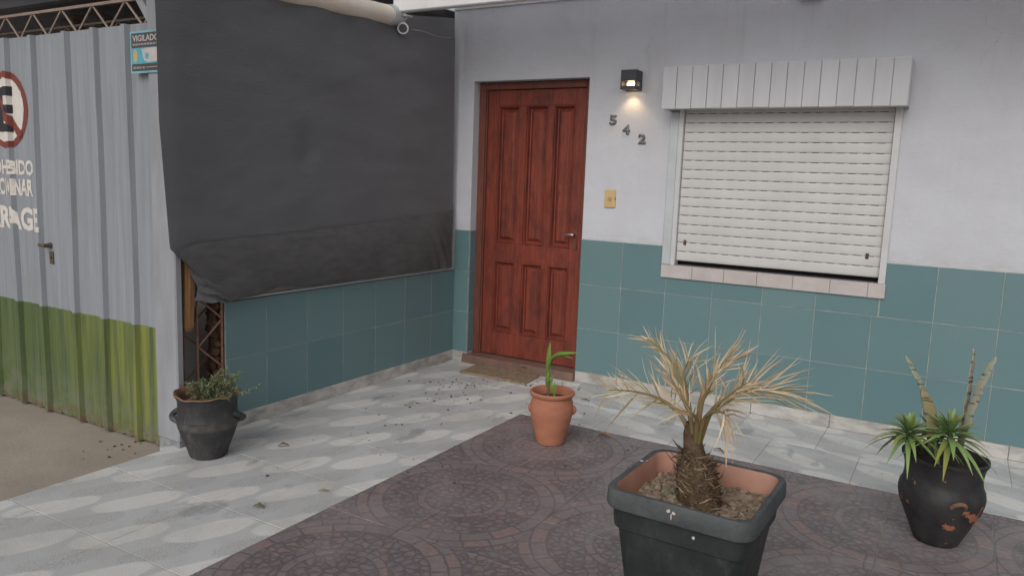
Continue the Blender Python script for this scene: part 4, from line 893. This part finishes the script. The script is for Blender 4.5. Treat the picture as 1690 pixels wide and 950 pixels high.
pf = lambda t: (.75+.5*math.sin(math.pi*min(1, t*1.1)))*(1 if t < .9 else max(.25, (1-t)/.1))
for pts, wd_2, c1, c2, nr in (([Q3(1541, 745), Q3(1534, 690), Q3(1520, 640), Q3(1507, 612), Q3(1494, 586)], .0110, (.24, .27, .20), (.33, .36, .28), (.75, -.6, .1)),
                      ([Q3(1537, 745, -1.33), Q3(1537, 700, -1.33), Q3(1531, 668, -1.33), Q3(1522, 640, -1.33)], .0175, (.22, .22, .10), (.30, .23, .12), (.3, -.95, .1)),
                      ([Q3(1580, 745, -1.28), Q3(1585, 700, -1.28), Q3(1597, 640, -1.28), Q3(1607, 575, -1.28)], .0125, (.19, .21, .14), (.42, .37, .30), (.85, -.5, .1)),
                      ([Q3(1584, 745), Q3(1600, 690), Q3(1620, 636), Q3(1634, 608), Q3(1644, 588)], .0125, (.34, .32, .25), (.36, .38, .30), (-.55, -.8, .1))):
    lf = Leafer(); cv = curve(pts, 20); rj = random.Random(int(wd_2*1e5)); cv = [c_+Vector((rj.uniform(-.002, .002), 0, 0)) for c_ in cv]
    lf.strip(cv, wd_2, Vector(nr), c1, .5, c2, lambda t: pf(t)*(1+.14*math.sin(t*60))); o = lf.build('leaf', MT['snake'], snk); sm_ = o.modifiers.new('thick', 'SOLIDIFY'); sm_.thickness = .004; sm_.offset = 0
def rosette(label, c, n, l0, l1, seed, rise):
    t = thing('rosette_plant', label, 'plant', c); rnd = random.Random(seed)
    bm = bmesh.new(); tube(bm, [(0, 0, -.03), (0, 0, .0), (0, 0, rise)], [.007, .008, .006], 8); mk('stem', bm, simple('rosette_stem', (.12, .15, .05), None, 30, .6), t)
    for k in range(n):
        f = k/(n-1); a = k*2.39996+rnd.uniform(-.3, .3); o_ = Vector((math.cos(a), math.sin(a), 0)); L = (l1+(l0-l1)*f)*rnd.uniform(.85, 1.1); el = R(-5+78*f**1.2+rnd.uniform(-8, 8)); z0_ = rise*(.25+.75*f); drp = (1-f)*.75
        pts = [o_*.004+Vector((0, 0, z0_))+(o_*math.cos(el)+Vector((0, 0, math.sin(el))))*L*q+Vector((0, 0, -drp*L*q*q*.8)) for q in (0, .25, .5, .75, 1)]
        b = rnd.uniform(.8, 1.15); lf = Leafer(); lf.strip(curve(pts, 10), rnd.uniform(.0095, .0125), Vector((0, 0, 1))+o_*-.3, (.15*b, .25*b, .085*b), .35, ((.25*b, .35*b, .12*b) if rnd.random() < .85 else (.30, .27, .06)), lambda q: max(.05, (min(1, .45+q*2.0))*(1-q**2.6)))
        lf.build('leaf', 'leaf', t)
rosette('green leafy rosette spilling over the left rim of the peeling pot', pix(1497, 730, 1, -1.37), 46, .06, .180, 31, .065)
rosette('green leafy rosette in the front middle of the peeling pot', pix(1566, 735, 1, -1.39), 52, .07, .200, 37, .075)
rosette('smaller green rosette at the back of the peeling pot near the short snake leaf', pix(1536, 728, 1, -1.28), 34, .06, .15, 41, .06)
# ================================================================== litter
random.seed(19); bm = bmesh.new()
def crumb(x, y, s, z=0.0005):
    t = bmesh.new(); bmesh.ops.create_icosphere(t, subdivisions=1, radius=s); a_, b_ = random.uniform(.6, 1.5), random.uniform(.6, 1.3); an = random.uniform(0, 3.14); ca, sa_ = math.cos(an), math.sin(an)
    for v in t.verts:
        q = v.co*random.uniform(.75, 1.2); v.co = Vector((x+(q.x*a_)*ca-(q.y*b_)*sa_, y+(q.x*a_)*sa_+(q.y*b_)*ca, z+max(0, q.z*.55+s*.4)))
    me = bpy.data.meshes.new('t'); t.to_mesh(me); t.free(); bm.from_mesh(me); bpy.data.meshes.remove(me)
for (u, v, n, spx, spy) in ((770, 634, 22, 22, 5), (745, 650, 26, 30, 12), (800, 650, 24, 60, 16), (700, 668, 18, 40, 18), (880, 660, 10, 40, 12), (640, 700, 14, 60, 25), (985, 655, 16, 50, 25), (830, 632, 20, 60, 4), (880, 634, 10, 18, 4), (560, 760, 10, 120, 40), (900, 750, 14, 90, 30), (1010, 690, 12, 60, 20), (800, 770, 10, 100, 30)):
    for k in range(n):
        p = pix(u+random.gauss(0, spx), v+random.gauss(0, spy), 2, 0)
        if p.y < -.06 and p.x > .03: crumb(p.x, p.y, random.choice((.0025, .0035, .004, .005, .0075)))
for k in range(60):
    p = pix(random.uniform(250, 1600), random.uniform(640, 940), 2, 0)
    if p.y < -.06 and p.x > .05: crumb(p.x, p.y, random.choice((.0018, .0025, .0035)))
for k in range(16):
    p = pix(200+random.gauss(0, 25), 742+random.gauss(0, 10), 2, -.045)
    if p.x < -.03: crumb(p.x, p.y, random.choice((.003, .005, .008)), -.0445)
o = mk('dirt_crumbs', bm, 'crumb', None); o['kind'] = 'stuff'; o['label'] = 'small dry dirt crumbs scattered over the patio tiles'; o['category'] = 'dirt'
def dryleaf(label, u, v, L, wd2, ang, c1, c2, curl):
    c = pix(u, v, 2, .0); d = Vector((math.cos(ang), math.sin(ang), 0)); lf = Leafer()
    pts = [d*L*(q-.5)+Vector((0, 0, .004+curl*math.sin(math.pi*q))) for q in (0, .25, .5, .75, 1)]
    lf.strip(curve(pts, 8), wd2, Vector((0, 0, 1)), c1, .45, c2, lambda q: max(.1, math.sin(math.pi*(.06+.9*q)))*(1+.25*math.sin(q*17)))
    o = lf.build('fallen_leaf', 'dry', None); o.location = c; tag(o, label, 'leaf')
dryleaf('small crumpled green leaf on the pale floor tiles', 427, 838, .052, .013, .3, (.16, .17, .07), (.20, .17, .08), .010)
dryleaf('small curled brown leaf on pale tiles right of the ruffled pot', 468, 737, .055, .011, .8, (.14, .085, .05), (.22, .13, .09), .012)
dryleaf('tan dry leaf lying on dark tiles beside the terracotta pot', 998, 721, .075, .020, .1, (.22, .145, .07), (.28, .19, .10), .012)
dryleaf('dark curled leaf on pale tiles behind the square planter rim', 1186, 746, .075, .010, -.45, (.10, .075, .05), (.17, .13, .09), .014)
dryleaf('thin olive leaf scrap on the pale tiles at the dark tile edge', 535, 811, .050, .007, .5, (.25, .25, .13), (.30, .28, .16), .004)
dryleaf('long dark leaf scrap on pale tiles beside the terracotta rim', 966, 661, .075, .008, -.2, (.10, .08, .06), (.15, .12, .08), .006)
dryleaf('dark dead leaf lying on the door threshold', 864, 609, .065, .012, -.3, (.07, .045, .03), (.10, .07, .05), .008)
bpy.data.objects[[o.name for o in C.objects if o.name.startswith('fallen_leaf')][-1]].location.z = .061
bpy.data.objects[[o.name for o in C.objects if o.name.startswith('fallen_leaf')][-1]].location = pix(864, 609, 2, .061)
